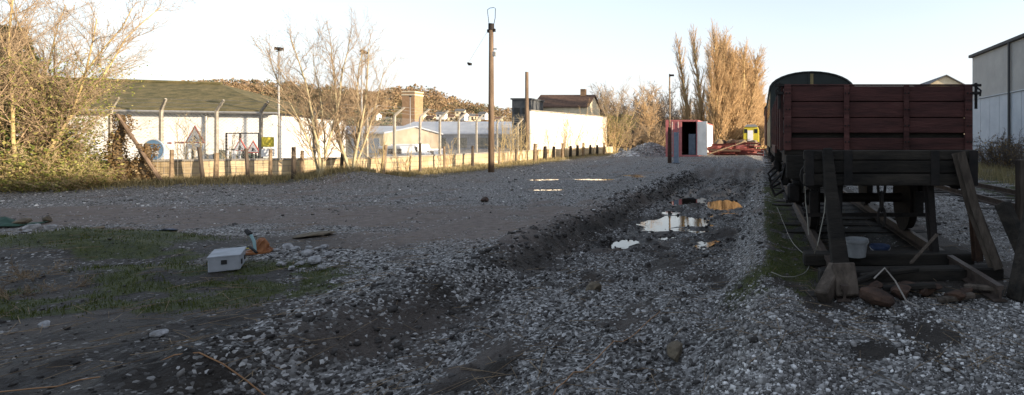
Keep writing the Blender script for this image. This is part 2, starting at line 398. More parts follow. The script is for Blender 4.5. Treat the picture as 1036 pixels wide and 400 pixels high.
def gravel_mask(X, Y):
    g = .15 + .6 * sst(10.5, 13, Y)
    g = np.where((X < -4.3) & (Y < 11), .16, g)
    g = np.maximum(g, ell(X, Y, -9.5, 8.6, 3.6, .7) * .75)                       # pale strip on the left
    g = np.maximum(g, ell(X, Y, -6.7, 9.9, 3.0, .7) * .3)
    ln = X + 3.43 + .68 * (Y - 3.03)
    g = np.maximum(g, sst(-.4, .5, ln) * (1 - sst(-.5, .2, X)) * (1 - sst(6.5, 9, Y)) * .7)
    g = np.where((ln < 0) & (Y < 5.6), np.minimum(g, .10 + .4 * sst(-.8, 0, ln)), g)
    g = np.where(Y > 6.5, np.maximum(g * (1 - trough(X, Y)), trough(X, Y) * .42), g)
    g = np.maximum(g, ell(X, Y, -5.75, 6.5, .75, .4) * .95)
    g = np.maximum(g, sst(-.8, -.2, X) * (1 - sst(4.7, 5.3, Y)) * 1.0)          # clean ballast, front right
    g = np.maximum(g, sst(2.6, 3.0, X) * (1 - sst(8.0, 9.0, X)) * .62)
    g = np.maximum(g, sst(-.6, -.35, X) * (1 - sst(.0, .2, X)) * .62)
    g = np.where((X > .45) & (X < 2.7) & (Y > 5.2), .08, g)  # pale gravel thinned here to paint the wagon's shade into the ground
    g = g * (1 - .75 * np.exp(-((X - bank(Y) - .06) / np.where(Y < 7.5, .45, .2)) ** 2) * (sst(6.0, 8.5, Y) + (1 - sst(6.0, 8.5, Y)) * 1.15 * sst(.35, .6, fbm(X * 2.2, Y * 1.4, 57, 3))) * (1 - sst(22, 28, Y)))      # bare earth face of the bank
    g = np.maximum(g, .85 * (Y > 11) * (X < -6) * sst(1.2, 2.5, wall_dist(X, Y)) * (1 - sst(4.5, 7.5, wall_dist(X, Y))))
    nz = .6 * fbm(X * 1.5, Y * .8, 51, 4) + .4 * fbm(X * 4.2, Y * 3, 53, 3)
    return np.clip(g * (1 - .75 * moss_mask(X, Y)) * sst(.40, .60, nz + .16 * g), 0, 1)
X1, Y1 = V[:, 0], V[:, 1]
def ground_material():
    m = bpy.data.materials.new('ground'); m.use_nodes = True; n = m.node_tree; L = n.links.new; N = n.nodes.new
    p = n.nodes['Principled BSDF']
    tc = N('ShaderNodeTexCoord'); O = tc.outputs['Object']
    def at(nm):
        a = N('ShaderNodeAttribute'); a.attribute_name = nm; return a.outputs['Fac']
    def noise(s, d=6, r=.6):
        a = N('ShaderNodeTexNoise'); a.inputs['Scale'].default_value = s; a.inputs['Detail'].default_value = d; a.inputs['Roughness'].default_value = r; L(O, a.inputs[0]); return a.outputs['Fac']
    def ramp(f, stops):
        c = N('ShaderNodeValToRGB'); e = c.color_ramp.elements
        e[0].position = stops[0][0]; e[0].color = (*stops[0][1], 1); e[1].position = stops[-1][0]; e[1].color = (*stops[-1][1], 1)
        for a, b in stops[1:-1]:
            k = e.new(a); k.color = (*b, 1)
        L(f, c.inputs[0]); return c.outputs[0]
    def mix(f, a, b):
        x = N('ShaderNodeMixRGB'); L(f, x.inputs[0]); L(a, x.inputs[1]); L(b, x.inputs[2]); return x.outputs[0]
    def math_(op, a, b):
        x = N('ShaderNodeMath'); x.operation = op; x.use_clamp = True
        for k, v in enumerate((a, b)):
            if isinstance(v, (int, float)): x.inputs[k].default_value = v
            else: L(v, x.inputs[k])
        return x.outputs[0]
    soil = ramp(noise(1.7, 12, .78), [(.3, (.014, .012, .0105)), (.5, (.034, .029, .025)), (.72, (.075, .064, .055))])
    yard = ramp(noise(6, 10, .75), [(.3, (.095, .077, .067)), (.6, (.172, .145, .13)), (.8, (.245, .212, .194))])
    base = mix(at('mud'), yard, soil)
    v = N('ShaderNodeTexVoronoi'); v.inputs['Scale'].default_value = 42; v.inputs['Randomness'].default_value = 1; L(O, v.inputs[0])
    sep = N('ShaderNodeSeparateColor'); L(v.outputs['Color'], sep.inputs[0])
    peb = ramp(sep.outputs[0], [(0, (.036, .032, .030)), (.4, (.10, .095, .09)), (.75, (.215, .208, .20)), (1, (.42, .41, .40))])
    gsel = math_('SUBTRACT', math_('MULTIPLY', at('gravel'), 1.25), math_('MULTIPLY', sep.outputs[1], .75))
    gsel2 = N('ShaderNodeMapRange'); gsel2.inputs[1].default_value = .0; gsel2.inputs[2].default_value = .12; L(gsel, gsel2.inputs[0])
    col = mix(gsel2.outputs[0], base, peb)
    mossc = ramp(noise(9, 8, .7), [(.3, (.016, .019, .006)), (.55, (.043, .05, .013)), (.75, (.085, .08, .028))])
    msel = N('ShaderNodeMapRange'); msel.inputs[1].default_value = .3; msel.inputs[2].default_value = .65
    L(math_('MULTIPLY', at('moss'), math_('ADD', noise(14, 5, .7), .45)), msel.inputs[0])
    col = mix(msel.outputs[0], col, mossc)
    wetc = N('ShaderNodeMixRGB'); wetc.blend_type = 'MULTIPLY'; L(math_('MULTIPLY', at('wet'), .8), wetc.inputs[0]); L(col, wetc.inputs[1]); wetc.inputs[2].default_value = (.36, .33, .30, 1); col = wetc.outputs[0]
    L(col, p.inputs['Base Color'])
    rr = N('ShaderNodeMapRange'); rr.inputs[3].default_value = .92; rr.inputs[4].default_value = .62; L(at('mud'), rr.inputs[0]); wr_ = N('ShaderNodeMapRange'); L(at('wet'), wr_.inputs[0]); L(rr.outputs[0], wr_.inputs[3]); wr_.inputs[4].default_value = .32; L(wr_.outputs[0], p.inputs['Roughness'])
    p.inputs['Specular IOR Level'].default_value = .12
    hgt = N('ShaderNodeMath'); hgt.operation = 'MULTIPLY_ADD'; L(v.outputs['Distance'], hgt.inputs[0]); hgt.inputs[1].default_value = -.9; L(noise(35, 6, .7), hgt.inputs[2])
    bp = N('ShaderNodeBump'); bp.inputs['Strength'].default_value = .8; bp.inputs['Distance'].default_value = .025
    L(hgt.outputs[0], bp.inputs['Height']); L(bp.outputs[0], p.inputs['Normal'])
    return m
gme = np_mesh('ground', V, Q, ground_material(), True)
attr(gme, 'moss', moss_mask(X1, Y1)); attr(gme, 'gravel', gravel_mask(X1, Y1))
mud = np.clip(np.maximum.reduce([trough(X1, Y1) * .9, (1 - sst(6, 8, Y1)) * 1.0, (X1 > 0) * .9 * (X1 < 9), ((X1 > .5) & (X1 < 2.5) & (Y1 > 5.2)) * 1.3, ell(X1, Y1, -9, 7, 3, 1.5), np.exp(-((X1 - bank(Y1) - .06) / .3) ** 2) * (Y1 < 26)]) * 1.0 - .3 * sst(.5, .7, fbm(X1 * .7, Y1 * .7, 61, 3)), 0, 1)  # the siding term darkens the soil, painting in the shade under the wagon
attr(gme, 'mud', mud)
wet = np.where((X1 > -3.6) & (X1 < .1) & (Y1 > 7) & (Y1 < 20), 1 - sst(.0, .07, V[:, 2] - WATER), 0)      # damp mud round the water
for x0, y0, rx, ry, dp in PLATEAU: wet = np.maximum(wet, ell(X1, Y1, x0, y0, rx * 1.3, ry * 1.3))
attr(gme, 'wet', wet)
ground = link('ground', gme); tag(ground, 'dark muddy gravel yard with ruts and moss patches', kind='structure')

# puddles: level water lying in the hollows
wm = bpy.data.materials.new('puddle_water'); wm.use_nodes = True; wp = wm.node_tree.nodes['Principled BSDF']
wp.inputs['Base Color'].default_value = (.02, .018, .015, 1); wp.inputs['Roughness'].default_value = .015; wp.inputs['IOR'].default_value = 1.45
wp.inputs['Specular IOR Level'].default_value = .8
wt = wm.node_tree; wtn = wt.nodes.new('ShaderNodeTexNoise'); wtn.inputs['Scale'].default_value = 9; wtc2 = wt.nodes.new('ShaderNodeTexCoord'); wtb = wt.nodes.new('ShaderNodeBump'); wtb.inputs['Strength'].default_value = .06; wtb.inputs['Distance'].default_value = .01
wt.links.new(wtc2.outputs['Object'], wtn.inputs[0]); wt.links.new(wtn.outputs['Fac'], wtb.inputs['Height']); wt.links.new(wtb.outputs[0], wp.inputs['Normal'])
def puddle(x0, y0, rx, ry, z):
    m = MB(); n = 20
    m.add([(x0 + rx * math.cos(2 * math.pi * k / n), y0 + ry * math.sin(2 * math.pi * k / n), z) for k in range(n)], [tuple(range(n))])
    o = m.build('puddle', wm); tag(o, 'shallow puddle lying in the muddy trough', kind='structure'); return o
puddle(-1.75, 12.5, 1.35, 4.6, WATER + .004)
for x0, y0, rx, ry, dp in PLATEAU:
    puddle(x0, y0, rx * 1.05, ry * 1.05, h0(x0, y0) + .036)

# loose ballast and stones ------------------------------------------------------
rg = np.random.default_rng(7)
ico_v = []
ph = (1 + 5 ** .5) / 2
for a in (-1, 1):
    for b in (-ph, ph):
        ico_v += [(0, a, b), (a, b, 0), (b, 0, a)]
ico_v = np.array(ico_v) / math.sqrt(1 + ph * ph)
def hull_faces(P):
    import bmesh
    bm = bmesh.new(); vs = [bm.verts.new(p) for p in P]; bmesh.ops.convex_hull(bm, input=vs); bm.verts.index_update()
    bmesh.ops.triangulate(bm, faces=bm.faces); bm.normal_update()
    f = []
    for q in bm.faces: f.append([v.index for v in q.verts])
    co = np.array([v.co for v in bm.verts]); bm.free(); return co, np.array(f)
ICO = hull_faces(np.array([(a, b, c) for a in (-.62, .62) for b in (-.62, .62) for c in (-.62, .62)]))
def stones_mesh(name, P, S, T, material, flat=.6):
    n = len(P); v0, f0 = ICO; k = len(v0)
    ang = rg.uniform(0, 2 * np.pi, n); ca, sa = np.cos(ang), np.sin(ang)
    base = v0[None] * (1 + rg.uniform(-.38, .38, (n, k, 1)))
    base = base * np.stack([rg.uniform(.75, 1.35, n), rg.uniform(.65, 1.1, n), rg.uniform(.45, .95, n) * flat / .6], 1)[:, None, :]
    til = rg.uniform(-.5, .5, n); ct, st = np.cos(til), np.sin(til)
    x, y, z = base[..., 0], base[..., 1], base[..., 2]
    y, z = y * ct[:, None] - z * st[:, None], y * st[:, None] + z * ct[:, None]
    x, y = x * ca[:, None] - y * sa[:, None], x * sa[:, None] + y * ca[:, None]
    VV = np.stack([x, y, z], 2) * S[:, None, None] + P[:, None, :]
    FF = (f0[None] + (np.arange(n) * k)[:, None, None]).reshape(-1, 3)
    me = np_mesh(name, VV.reshape(-1, 3), FF, material)
    attr(me, 'tint', np.repeat(T, k)); return me
def scatter(N, ylo, yhi, pw):
    u = rg.uniform(0, 1, N)
    y = (ylo ** (1 - pw) + u * (yhi ** (1 - pw) - ylo ** (1 - pw))) ** (1 / (1 - pw))
    x = y * rg.uniform(-1.56, .62, N); return x, y
x, y = scatter(330000, 2.7, 36, 1.38)
gm = gravel_mask(x, y); keep = rg.uniform(0, 1, len(x)) < np.clip(gm * 1.1 + .02, 0, 1) * np.where((x > -.5) & (y < 5.4), .95, np.where(y < 7.5, .36, .40))
keep &= wall_dist(x, y) > .2
keep &= ~((np.abs(x - .77) < .07) | (np.abs(x - 2.205) < .07) | (np.abs(x - 5.4) < .07) | (np.abs(x - 6.85) < .07))
x, y = x[keep], y[keep]
cl = fbm(x * 1.7, y * 1.7, 71, 3)
s = rg.lognormal(-4.78, .58, len(x)) * (1 + .055 * y) * np.where((x < -3.5) & (y > 7), .72, 1.0) * (.85 + .25 * (x > -.4) * (y < 5.3)) * (.60 + .40 * sst(6, 11, y))
s = np.clip(s, .004, np.where(y < 8, .026, .05))
t = np.clip(rg.beta(1.1, 1.9, len(x)) * .95 + .5 * (cl - .5) + .2 * ((x > -.5) & (y < 5.4)) + .08 * (x > -3.3) + .12 * ((y > 11) & (x < -6)) - .16 * ((x > -.5) & (y < 5.4)) - .24 * ((x < -.7) & (y < 7.5)), 0, 1)
z = H(x, y) + s * .22
wet = (trough(x, y) > .5) & (z < WATER + .05)
t = np.where(wet, t * .5, t)
print('stones', len(x))
st = link('ballast_stones', stones_mesh('ballast_stones', np.stack([x, y, z], 1), s, t, M['stone']))
tag(st, 'loose pale grey ballast stones strewn over the mud', 'gravel', kind='stuff')
# dark clods along the bank of the old track bed
n = 2500
yy = rg.uniform(3.5, 24, n) ** 1.0; xx = np.where(rg.uniform(size=n) < .6, bank(yy) + rg.normal(0, .3, n), rg.uniform(-3, 0, n))
ss = np.clip(rg.lognormal(-4.1, .45, n) * (1 + .04 * yy), .01, .05)
cm = link('mud_clods', stones_mesh('mud_clods', np.stack([xx, yy, H(xx, yy) + ss * .1], 1), ss, rg.uniform(0, .12, n), M['stone']))
tag(cm, 'dark clods of earth along the rutted bank', 'earth', kind='stuff')

# blades of grass ----------------------------------------------------------------
def blades(name, P, Hh, W, T, material, lean=.5):
    n = len(P); a = rg.uniform(0, 2 * np.pi, n); l = rg.uniform(0, lean, n) * Hh
    dx, dy = np.cos(a), np.sin(a)
    b = rg.uniform(0, 2 * np.pi, n); wx, wy = np.cos(b) * W / 2, np.sin(b) * W / 2
    z0 = np.zeros(n)
    v = np.stack([P + np.stack([-wx, -wy, z0 - .01], 1), P + np.stack([wx, wy, z0 - .01], 1),
                  P + np.stack([dx * l * .35 + wx * .7, dy * l * .35 + wy * .7, Hh * .6], 1), P + np.stack([dx * l * .35 - wx * .7, dy * l * .35 - wy * .7, Hh * .6], 1),
                  P + np.stack([dx * l, dy * l, Hh], 1)], 1)
    o = (np.arange(n) * 5)[:, None]
    me = np_mesh(name, v.reshape(-1, 3), [np.array([[0, 1, 2, 3]]) + o, np.array([[3, 2, 4]]) + o], material)
    attr(me, 'tint', np.repeat(T, 5)); return me
n = 150000
x, y = scatter(n, 3.0, 15, 1.1); mm = moss_mask(x, y); k = (rg.uniform(size=n) < mm * .9) & (wall_dist(x, y) > 2); x, y = x[k], y[k]
hh = rg.uniform(.008, .03, len(x)) * (1 + .9 * (fbm(x * 3, y * 3, 81, 2) > .55))
o = link('moss_grass', blades('moss_grass', np.stack([x, y, H(x, y)], 1), hh, np.full(len(x), .006), np.clip(rg.beta(2, 3, len(x)), 0, 1), M['moss_blade'], 1.2))
tag(o, 'short green grass and moss growing on the muddy ground', 'grass', kind='stuff')
n = 26000                                                            # straw verge along the boundary wall
tt = rg.uniform(0, 1, n) * (len(PW2) - 1); i0 = np.minimum(tt.astype(int), len(PW2) - 2); fr = (tt - i0)[:, None]
px_ = PW2[i0] * (1 - fr) + PW2[i0 + 1] * fr; d = PW2[i0 + 1] - PW2[i0]; nn = np.stack([d[:, 1], -d[:, 0]], 1) / np.hypot(d[:, 0], d[:, 1])[:, None]
dist = np.abs(rg.normal(.45, .4, n)) + .05; pp = px_ + nn * dist[:, None]
ht = rg.uniform(.05, .26, n) * (.35 + 1.2 * fbm(pp[:, 0] * .9, pp[:, 1] * .9, 91, 3)) * np.where(dist > 1.1, .45, 1)
o = link('verge_grass', blades('verge_grass', np.stack([pp[:, 0], pp[:, 1], H(pp[:, 0], pp[:, 1])], 1), ht, np.full(n, .016), rg.beta(2, 2, n), M['straw'], .8))
tag(o, 'dry straw coloured grass along the foot of the boundary wall', 'grass', kind='stuff')
n = 9000                                                             # rough grass by the second track, right
x = rg.uniform(8.2, 13.2, n); y = rg.uniform(12, 34, n)
o = link('trackside_grass', blades('trackside_grass', np.stack([x, y, H(x, y)], 1), rg.uniform(.1, .45, n), np.full(n, .015), rg.beta(1.6, 3, n), M['straw'], .7))
tag(o, 'rough dull grass between the second track and the warehouse', 'grass', kind='stuff')

# ------------------------------------------------------------------ far hill with woods
ridge = [(-260, 112), (0, 100), (120, 92), (200, 88), (240, 85), (300, 88), (350, 94), (390, 98), (405, 95), (418, 92), (440, 96), (462, 106), (480, 109), (500, 113), (530, 119), (600, 121), (700, 125), (770, 127), (900, 130), (1100, 134)]
rp = np.array(ridge, float)
hx = np.arange(-260, 1101, 6.0); hy = np.interp(hx, rp[:, 0], rp[:, 1]); YR = 300.0
prof = [(.5, -.5), (.62, .12), (.75, .40), (.88, .78), (1.0, 1.0), (1.12, .9), (1.3, .4), (1.5, -.2)]
def hill_z(px, fr):
    top = (VY - np.interp(px, rp[:, 0], rp[:, 1]) - .5) / F * YR
    return top * np.interp(fr, [a for a, b in prof], [b for a, b in prof])
HV = []
for fr, _ in prof:
    Yd = YR * fr; X = (hx - VX) / F * YR * (0.55 + .45 * fr)
    HV.append(np.stack([X, np.full_like(hx, Yd), hill_z(hx, fr)], 1))
HV = np.array(HV); a, b = HV.shape[:2]; ii = np.arange(a * b).reshape(a, b)
hq = np.stack([ii[:-1, :-1].ravel(), ii[:-1, 1:].ravel(), ii[1:, 1:].ravel(), ii[1:, :-1].ravel()], 1)
hill = link('hill', np_mesh('hill', HV.reshape(-1, 3), hq, mat('hill_ground', (.10, .085, .035), (.17, .12, .055), .05, .95), True))
tag(hill, 'low wooded hill beyond the town', kind='structure')
n = 5500
px = rg.uniform(-60, 1000, n); fr = rg.uniform(.56, 1.06, n); k = rg.uniform(size=n) < np.where(px > 560, .45, 1); px, fr = px[k], fr[k]
X = (px - VX) / F * YR * (.55 + .45 * fr); Yd = YR * fr; Z = hill_z(px, fr)
fld = fbm(px * .02, fr * 7, 111, 2); k = (fld < .66) | (fr > .86); X, Yd, Z, fr, px = X[k], Yd[k], Z[k], fr[k], px[k]
nt_, nl = len(X), 40
hgt = rg.uniform(3.5, 6.0, nt_)
th = rg.uniform(0, 2 * np.pi, (nt_, nl)); cz = rg.uniform(-1, 1, (nt_, nl)); rad = rg.uniform(.5, 1, (nt_, nl)) ** .5 * np.sqrt(1 - cz ** 2)
cx = X[:, None] + np.cos(th) * rad * hgt[:, None] * .42; cy = Yd[:, None] + np.sin(th) * rad * hgt[:, None] * .42; czz = Z[:, None] + hgt[:, None] * (.55 + .48 * cz)
cen = np.stack([cx, cy, czz], 2).reshape(-1, 3); N_ = len(cen)
u = rg.normal(size=(N_, 3)); u /= np.linalg.norm(u, axis=1)[:, None]; v_ = rg.normal(size=(N_, 3)); v_ /= np.linalg.norm(v_, axis=1)[:, None]
sz = np.repeat(hgt, nl)[:, None] * rg.uniform(.09, .17, (N_, 1))
VV = np.stack([cen - u * sz, cen + v_ * sz, cen + u * sz], 1).reshape(-1, 3)
me = np_mesh('woodland', VV, np.arange(N_ * 3).reshape(-1, 3), M['wood_hill'])
tt = np.clip(.25 + .9 * (fbm(px * .03, fr * 10, 121, 2) - .25) + rg.normal(0, .18, nt_) - .35 * (rg.uniform(size=nt_) < .12), 0, 1)
attr(me, 'tint', np.clip(np.repeat(tt, nl * 3) + np.repeat(rg.uniform(-.1, .1, N_), 3), 0, 1))
tag(link('woodland', me), 'russet winter woodland covering the far hill', 'wood', kind='stuff')
# ------------------------------------------------------------------ tracks
def rail_profile(x, z):
    return [(x - .065, z - .15), (x + .065, z - .15), (x + .065, z - .135), (x + .012, z - .12), (x + .012, z - .045), (x + .034, z - .035), (x + .034, z), (x - .034, z), (x - .034, z - .035), (x - .012, z - .045), (x - .012, z - .12), (x - .065, z - .135)]
rnd = random.Random(3)
def track(x0, x1, ya, yb, label, zt, ys):
    t = thing('railway_track', label, 'railway track', ((x0 + x1) / 2, ya, 0))
    for x in (x0, x1):
        m = MB(); m.prism([(a, ya, b) for a, b in rail_profile(x, zt)], (0, yb - ya, 0)); m.build('rail', M['rail_steel'], t)
    y = ys
    sm = MB(); sm.box((0, 0, 0), (2.5, .25, .13)); me = sm.mesh('sleeper', M['timber_dark'])
    while y < min(yb, 60):
        s = link('sleeper', me, t, (rnd.uniform(-.04, .04), y - ya, zt - .15 - .065 + rnd.uniform(-.015, .01)))
        s.rotation_euler = (rnd.uniform(-.02, .02), rnd.uniform(-.02, .02), rnd.uniform(-.03, .03)); y += .68
        m = None
    return t
track(.77, 2.205, 4.75, 120, 'rusty siding track running under the open red wagon', .16, 5.05)
track(5.4, 6.85, 3.0, 160, 'second railway track between the red wagon and the warehouse', .16, 3.2)

# ------------------------------------------------------------------ open wagon
WX0, WX1, WY0, WY1 = .29, 2.69, 6.6, 12.1
WC = (WX0 + WX1) / 2
wz0, wz1 = 1.375, 2.20
wag = thing('open_wagon', 'open red planked wagon standing against the timber buffer stop', 'wagon', (WC, WY0, 0))
ph_ = (wz1 - wz0) / 4
for yy in (WY0, WY1 - .06):
    for k in range(4):
        z0 = wz0 + k * ph_
        lo = .005 if k else .0
        hi_ = .0 if k else .045            # the wide dark slot above the bottom plank
        if k == 1: lo = .012
        m = MB(); m.box((WC, yy + .03 + rnd.uniform(-.008, .008), z0 + ph_ / 2 + (lo - hi_) / 2 - .004), (WX1 - WX0 - .07, .06, ph_ - lo - hi_ - .006)); m.build('end_plank', M['wagon_red'], wag, bevel=.008)
for x in (WX0, WX1 - .06):
    for k in range(4):
        z0 = wz0 + k * ph_
        m = MB(); m.box((x + .03 + rnd.uniform(-.004, .004), (WY0 + WY1) / 2, z0 + ph_ / 2), (.06, WY1 - WY0 - .07, ph_ - .016)); m.build('side_plank', M['wagon_red'], wag, bevel=.008)
m = MB(); m.box((WC, WY0 + .075, (wz0 + wz1) / 2 - .01), (WX1 - WX0 - .14, .02, wz1 - wz0 - .04)); m.build('gap_backing', M['timber_dark'], wag)  # dark sheet added behind the end planks, standing in for shade in the gaps
m = MB(); m.box((WC, (WY0 + WY1) / 2, wz0 - .03), (WX1 - WX0 - .02, WY1 - WY0 - .02, .06)); m.build('floor_board', M['timber_dark'], wag)
for x in (WX0 + .05, WC - .40, WC + .36, WX1 - .05):                       # stanchions of the near end
    m = MB(); w_ = .09 if abs(x - WC) > 1 else .065
    m.box((x, WY0 - .03, (wz0 + wz1) / 2), (w_, .04, wz1 - wz0 + .01)); o = m.build('stanchion', M['wagon_red'], wag, bevel=.006)
    b = MB()
    for k in range(4):
        for dx in (-.022, .022): b.tube([(x + dx, WY0 - .068, wz0 + (k + .5) * ph_), (x + dx, WY0 - .052, wz0 + (k + .5) * ph_)], .011, 6)
    b.build('bolt', M['black_iron'], o)
for k in range(7):                                                         # straps of the left side
    y = WY0 + .12 + k * (WY1 - WY0 - .24) / 6
    m = MB(); m.box((WX0 - .028, y, (wz0 + wz1) / 2 + .0), (.045, .09, wz1 - wz0 + .02)); m.build('side_strap', M['wagon_iron'], wag, bevel=.005)
    m = MB(); m.box((WX1 + .028, y, (wz0 + wz1) / 2), (.045, .09, wz1 - wz0 + .02)); m.build('side_strap', M['wagon_iron'], wag, bevel=.005)
m = MB(); m.bar((WX0 - .055, WY0 + 1.6, wz0 - .02), (WX0 - .055, WY0 + 3.9, wz0 - .02), .03, .12); m.build('side_door_hinge', M['wagon_iron'], wag)
for x in (WX0 - .055, WX1 + .05):                                          # corner pins and hooks at the top
    m = MB(); m.tube([(x, WY0 - .02, wz1 - .30), (x, WY0 - .02, wz1 + .03)], .02, 8)
    m.tube([(x, WY0 - .02, wz1 - .02), (x + (.05 if x > 1 else -.05), WY0 - .05, wz1 - .07), (x + (.04 if x > 1 else -.04), WY0 - .05, wz1 - .14)], .012, 6)
    m.box((x, WY0 - .02, wz1 - .10), (.10, .06, .035)); m.box((x, WY0 - .02, wz1 + .0), (.12, .05, .03)); m.build('corner_pin', M['black_iron'], wag)
m = MB()                                                                   # capping strip
m.box((WC, WY0 + .03, wz1 + .008), (WX1 - WX0, .075, .016)); m.box((WC, WY1 - .03, wz1 + .008), (WX1 - WX0, .075, .016))
for x in (WX0 + .03, WX1 - .03): m.box((x, (WY0 + WY1) / 2, wz1 + .007), (.075, WY1 - WY0 - .1, .014))
m.build('capping', M['wagon_iron'], wag)
for y in (WY0 + .02, WY1 - .02):
    m = MB(); m.box((WC, y, 1.16), (2.34, .13, .30)); m.build('headstock', M['timber_dark'], wag, bevel=.012)
for x in (WX0 + .25, WX1 - .25):
    m = MB(); m.box((x, (WY0 + WY1) / 2, 1.16), (.12, WY1 - WY0 - .12, .28)); m.build('sole_bar', M['black_iron'], wag, bevel=.01)
def wheelset(parent, y, r=.47):
    for x in (.77, 2.205):
        s_ = 1 if x > WC else -1
        m = MB(); m.tube([(x - s_ * .075, y, .16 + r), (x - s_ * .05, y, .16 + r), (x - s_ * .049, y, .16 + r), (x + s_ * .05, y, .16 + r)], [r + .03, r + .03, r, r - .005], 28)
        wh = m.build('wheel', M['black_iron'], parent, smooth=False)
        m = MB(); m.tube([(x + s_ * .052, y, .16 + r), (x + s_ * .11, y, .16 + r)], [.13, .10], 14); m.build('hub', M['black_iron'], wh)
    m = MB(); m.tube([(.60, y, .16 + r), (2.38, y, .16 + r)], .07, 12); m.build('axle', M['black_iron'], parent)
    for x in (.50, 2.48):
        m = MB(); m.box((x, y, .70), (.20, .26, .28)); ab = m.build('axle_box', M['black_iron'], parent, bevel=.03)
        m = MB()
        for k in range(4): m.bar((x, y - .5 + .09 * k, .86 + .035 * k + .03 * (k == 0)), (x, y + .5 - .09 * k, .86 + .035 * k + .03 * (k == 0)), .09, .022)
        m.build('leaf_spring', M['black_iron'], ab)
for y in (WY0 + 1.25, WY1 - 1.25): wheelset(wag, y)
for x in (WC - .86, WC + .86):
    m = MB(); m.tube([(x, WY0 - .05, 1.08), (x, WY0 - .30, 1.08), (x, WY0 - .32, 1.08), (x, WY0 - .40, 1.08), (x, WY0 - .42, 1.08), (x, WY0 - .45, 1.08)], [.10, .085, .05, .05, .17, .165], 16); m.build('buffer', M['black_iron'], wag)
m = MB()                                                                    # draw hook and hanging coupling links
m.tube([(WC, WY0 - .04, 1.06), (WC, WY0 - .22, 1.05), (WC, WY0 - .26, 1.10), (WC, WY0 - .20, 1.14)], .03, 8)
for k in range(3):
    zc = .93 - .19 * k; pts = [(WC + (.045 * math.cos(a) if k % 2 == 0 else 0), WY0 - .22 + (.045 * math.cos(a) if k % 2 else 0), zc + .12 * math.sin(a)) for a in [2 * math.pi * j / 12 for j in range(13)]]
    m.tube(pts, .018, 6)
m.build('coupling', M['black_iron'], wag)
m = MB(); m.bar((WX0 + .08, WY0 + .8, .62), (WX0 + .08, WY0 + 3.4, .72), .025, .05); m.bar((WX0 + .10, WY0 + 3.4, .72), (WX0 + .2, WY0 + 3.5, 1.05), .025, .05); m.build('brake_lever', M['black_iron'], wag)
for x in (.75, 2.23):
    for y in (WY0 + .72, WY0 + 1.78):
        m = MB(); m.box((x, y, .60), (.12, .10, .34)); m.build('brake_block', M['black_iron'], wag)
m = MB(); m.bar((.6, WY0 + .66, .45), (2.38, WY0 + .66, .45), .04, .05); m.build('brake_beam', M['black_iron'], wag)
for k in range(3):
    m = MB(); m.tube([(WX0 - .02, WY0 + .55 + k * 1.25, 1.02), (WX0 - .16, WY0 + .5 + k * 1.25, .88), (WX0 - .10, WY0 + .5 + k * 1.25, .74), (WX0 + .02, WY0 + .6 + k * 1.25, .80)], .022, 6)
    m.build('door_spring', M['black_iron'], wag)

# ------------------------------------------------------------------ buffer stop of timber and old rail
bs = thing('buffer_stop', 'dark timber buffer stop with sloping rail supports in front of the red wagon', 'buffer stop', (WC, 5.9, 0))
BX0, BX1, BY = .50, 2.50, 6.02
for k, (za, zb) in enumerate(((1.27, 1.385), (1.12, 1.262), (.975, 1.112))):
    m = MB(); m.box(((BX0 + BX1) / 2 + rnd.uniform(-.01, .01), BY + rnd.uniform(-.008, .008), (za + zb) / 2), (BX1 - BX0, .16, zb - za)); m.build('beam_timber', M['timber_dark'], bs, bevel=.012)
for x in (BX0 + .06, BX0 + .5, BX1 - .5, BX1 - .06):
    m = MB(); m.box((x, BY - .09, 1.18), (.10, .02, .40)); m.build('iron_strap', M['black_iron'], bs)
def bent_rail(pts, wd=.11, name='support_rail', mt='rust'):
    m = MB()
    for a, b in zip(pts[:-1], pts[1:]):
        m.bar(a, b, wd, .02, (0, 1, 0)); m.bar(Vector(a) + Vector((0, -.045, 0)), Vector(b) + Vector((0, -.045, 0)), wd * .55, .04, (0, 1, 0)); m.bar(Vector(a) + Vector((0, -.02, 0)), Vector(b) + Vector((0, -.02, 0)), .02, .07, (0, 1, 0))
    return m.build(name, M[mt], bs)
m = MB(); m.tube([(.75, 5.86, 1.40), (.775, 5.72, .9), (.84, 5.42, .12)], [.075, .10, .125], 4); m.build('support_post', M['timber_dark'], bs, bevel=.01)
bent_rail([(2.24, 5.86, 1.36), (2.36, 5.75, .75), (2.53, 5.55, .12)], .15, mt='timber_grey')
bent_rail([(2.28, 5.95, 1.30), (2.46, 5.95, .62), (2.52, 6.0, .10)], .13)
bent_rail([(2.02, 6.25, 1.1), (2.06, 6.25, .5), (2.09, 6.2, .08)], .12, mt='black_iron')
bent_rail([(.93, 6.2, 1.1), (.90, 6.15, .5), (.90, 6.1, .08)], .12, mt='black_iron')
m = MB(); m.bar((.62, 5.52, .05), (2.6, 5.62, .06), .2, .14); m.build('foot_timber', M['timber_dark'], bs, bevel=.015)
m = MB(); m.bar((.5, 6.12, .10), (2.5, 6.14, .10), .22, .14); m.build('foot_timber', M['timber_dark'], bs, bevel=.015)

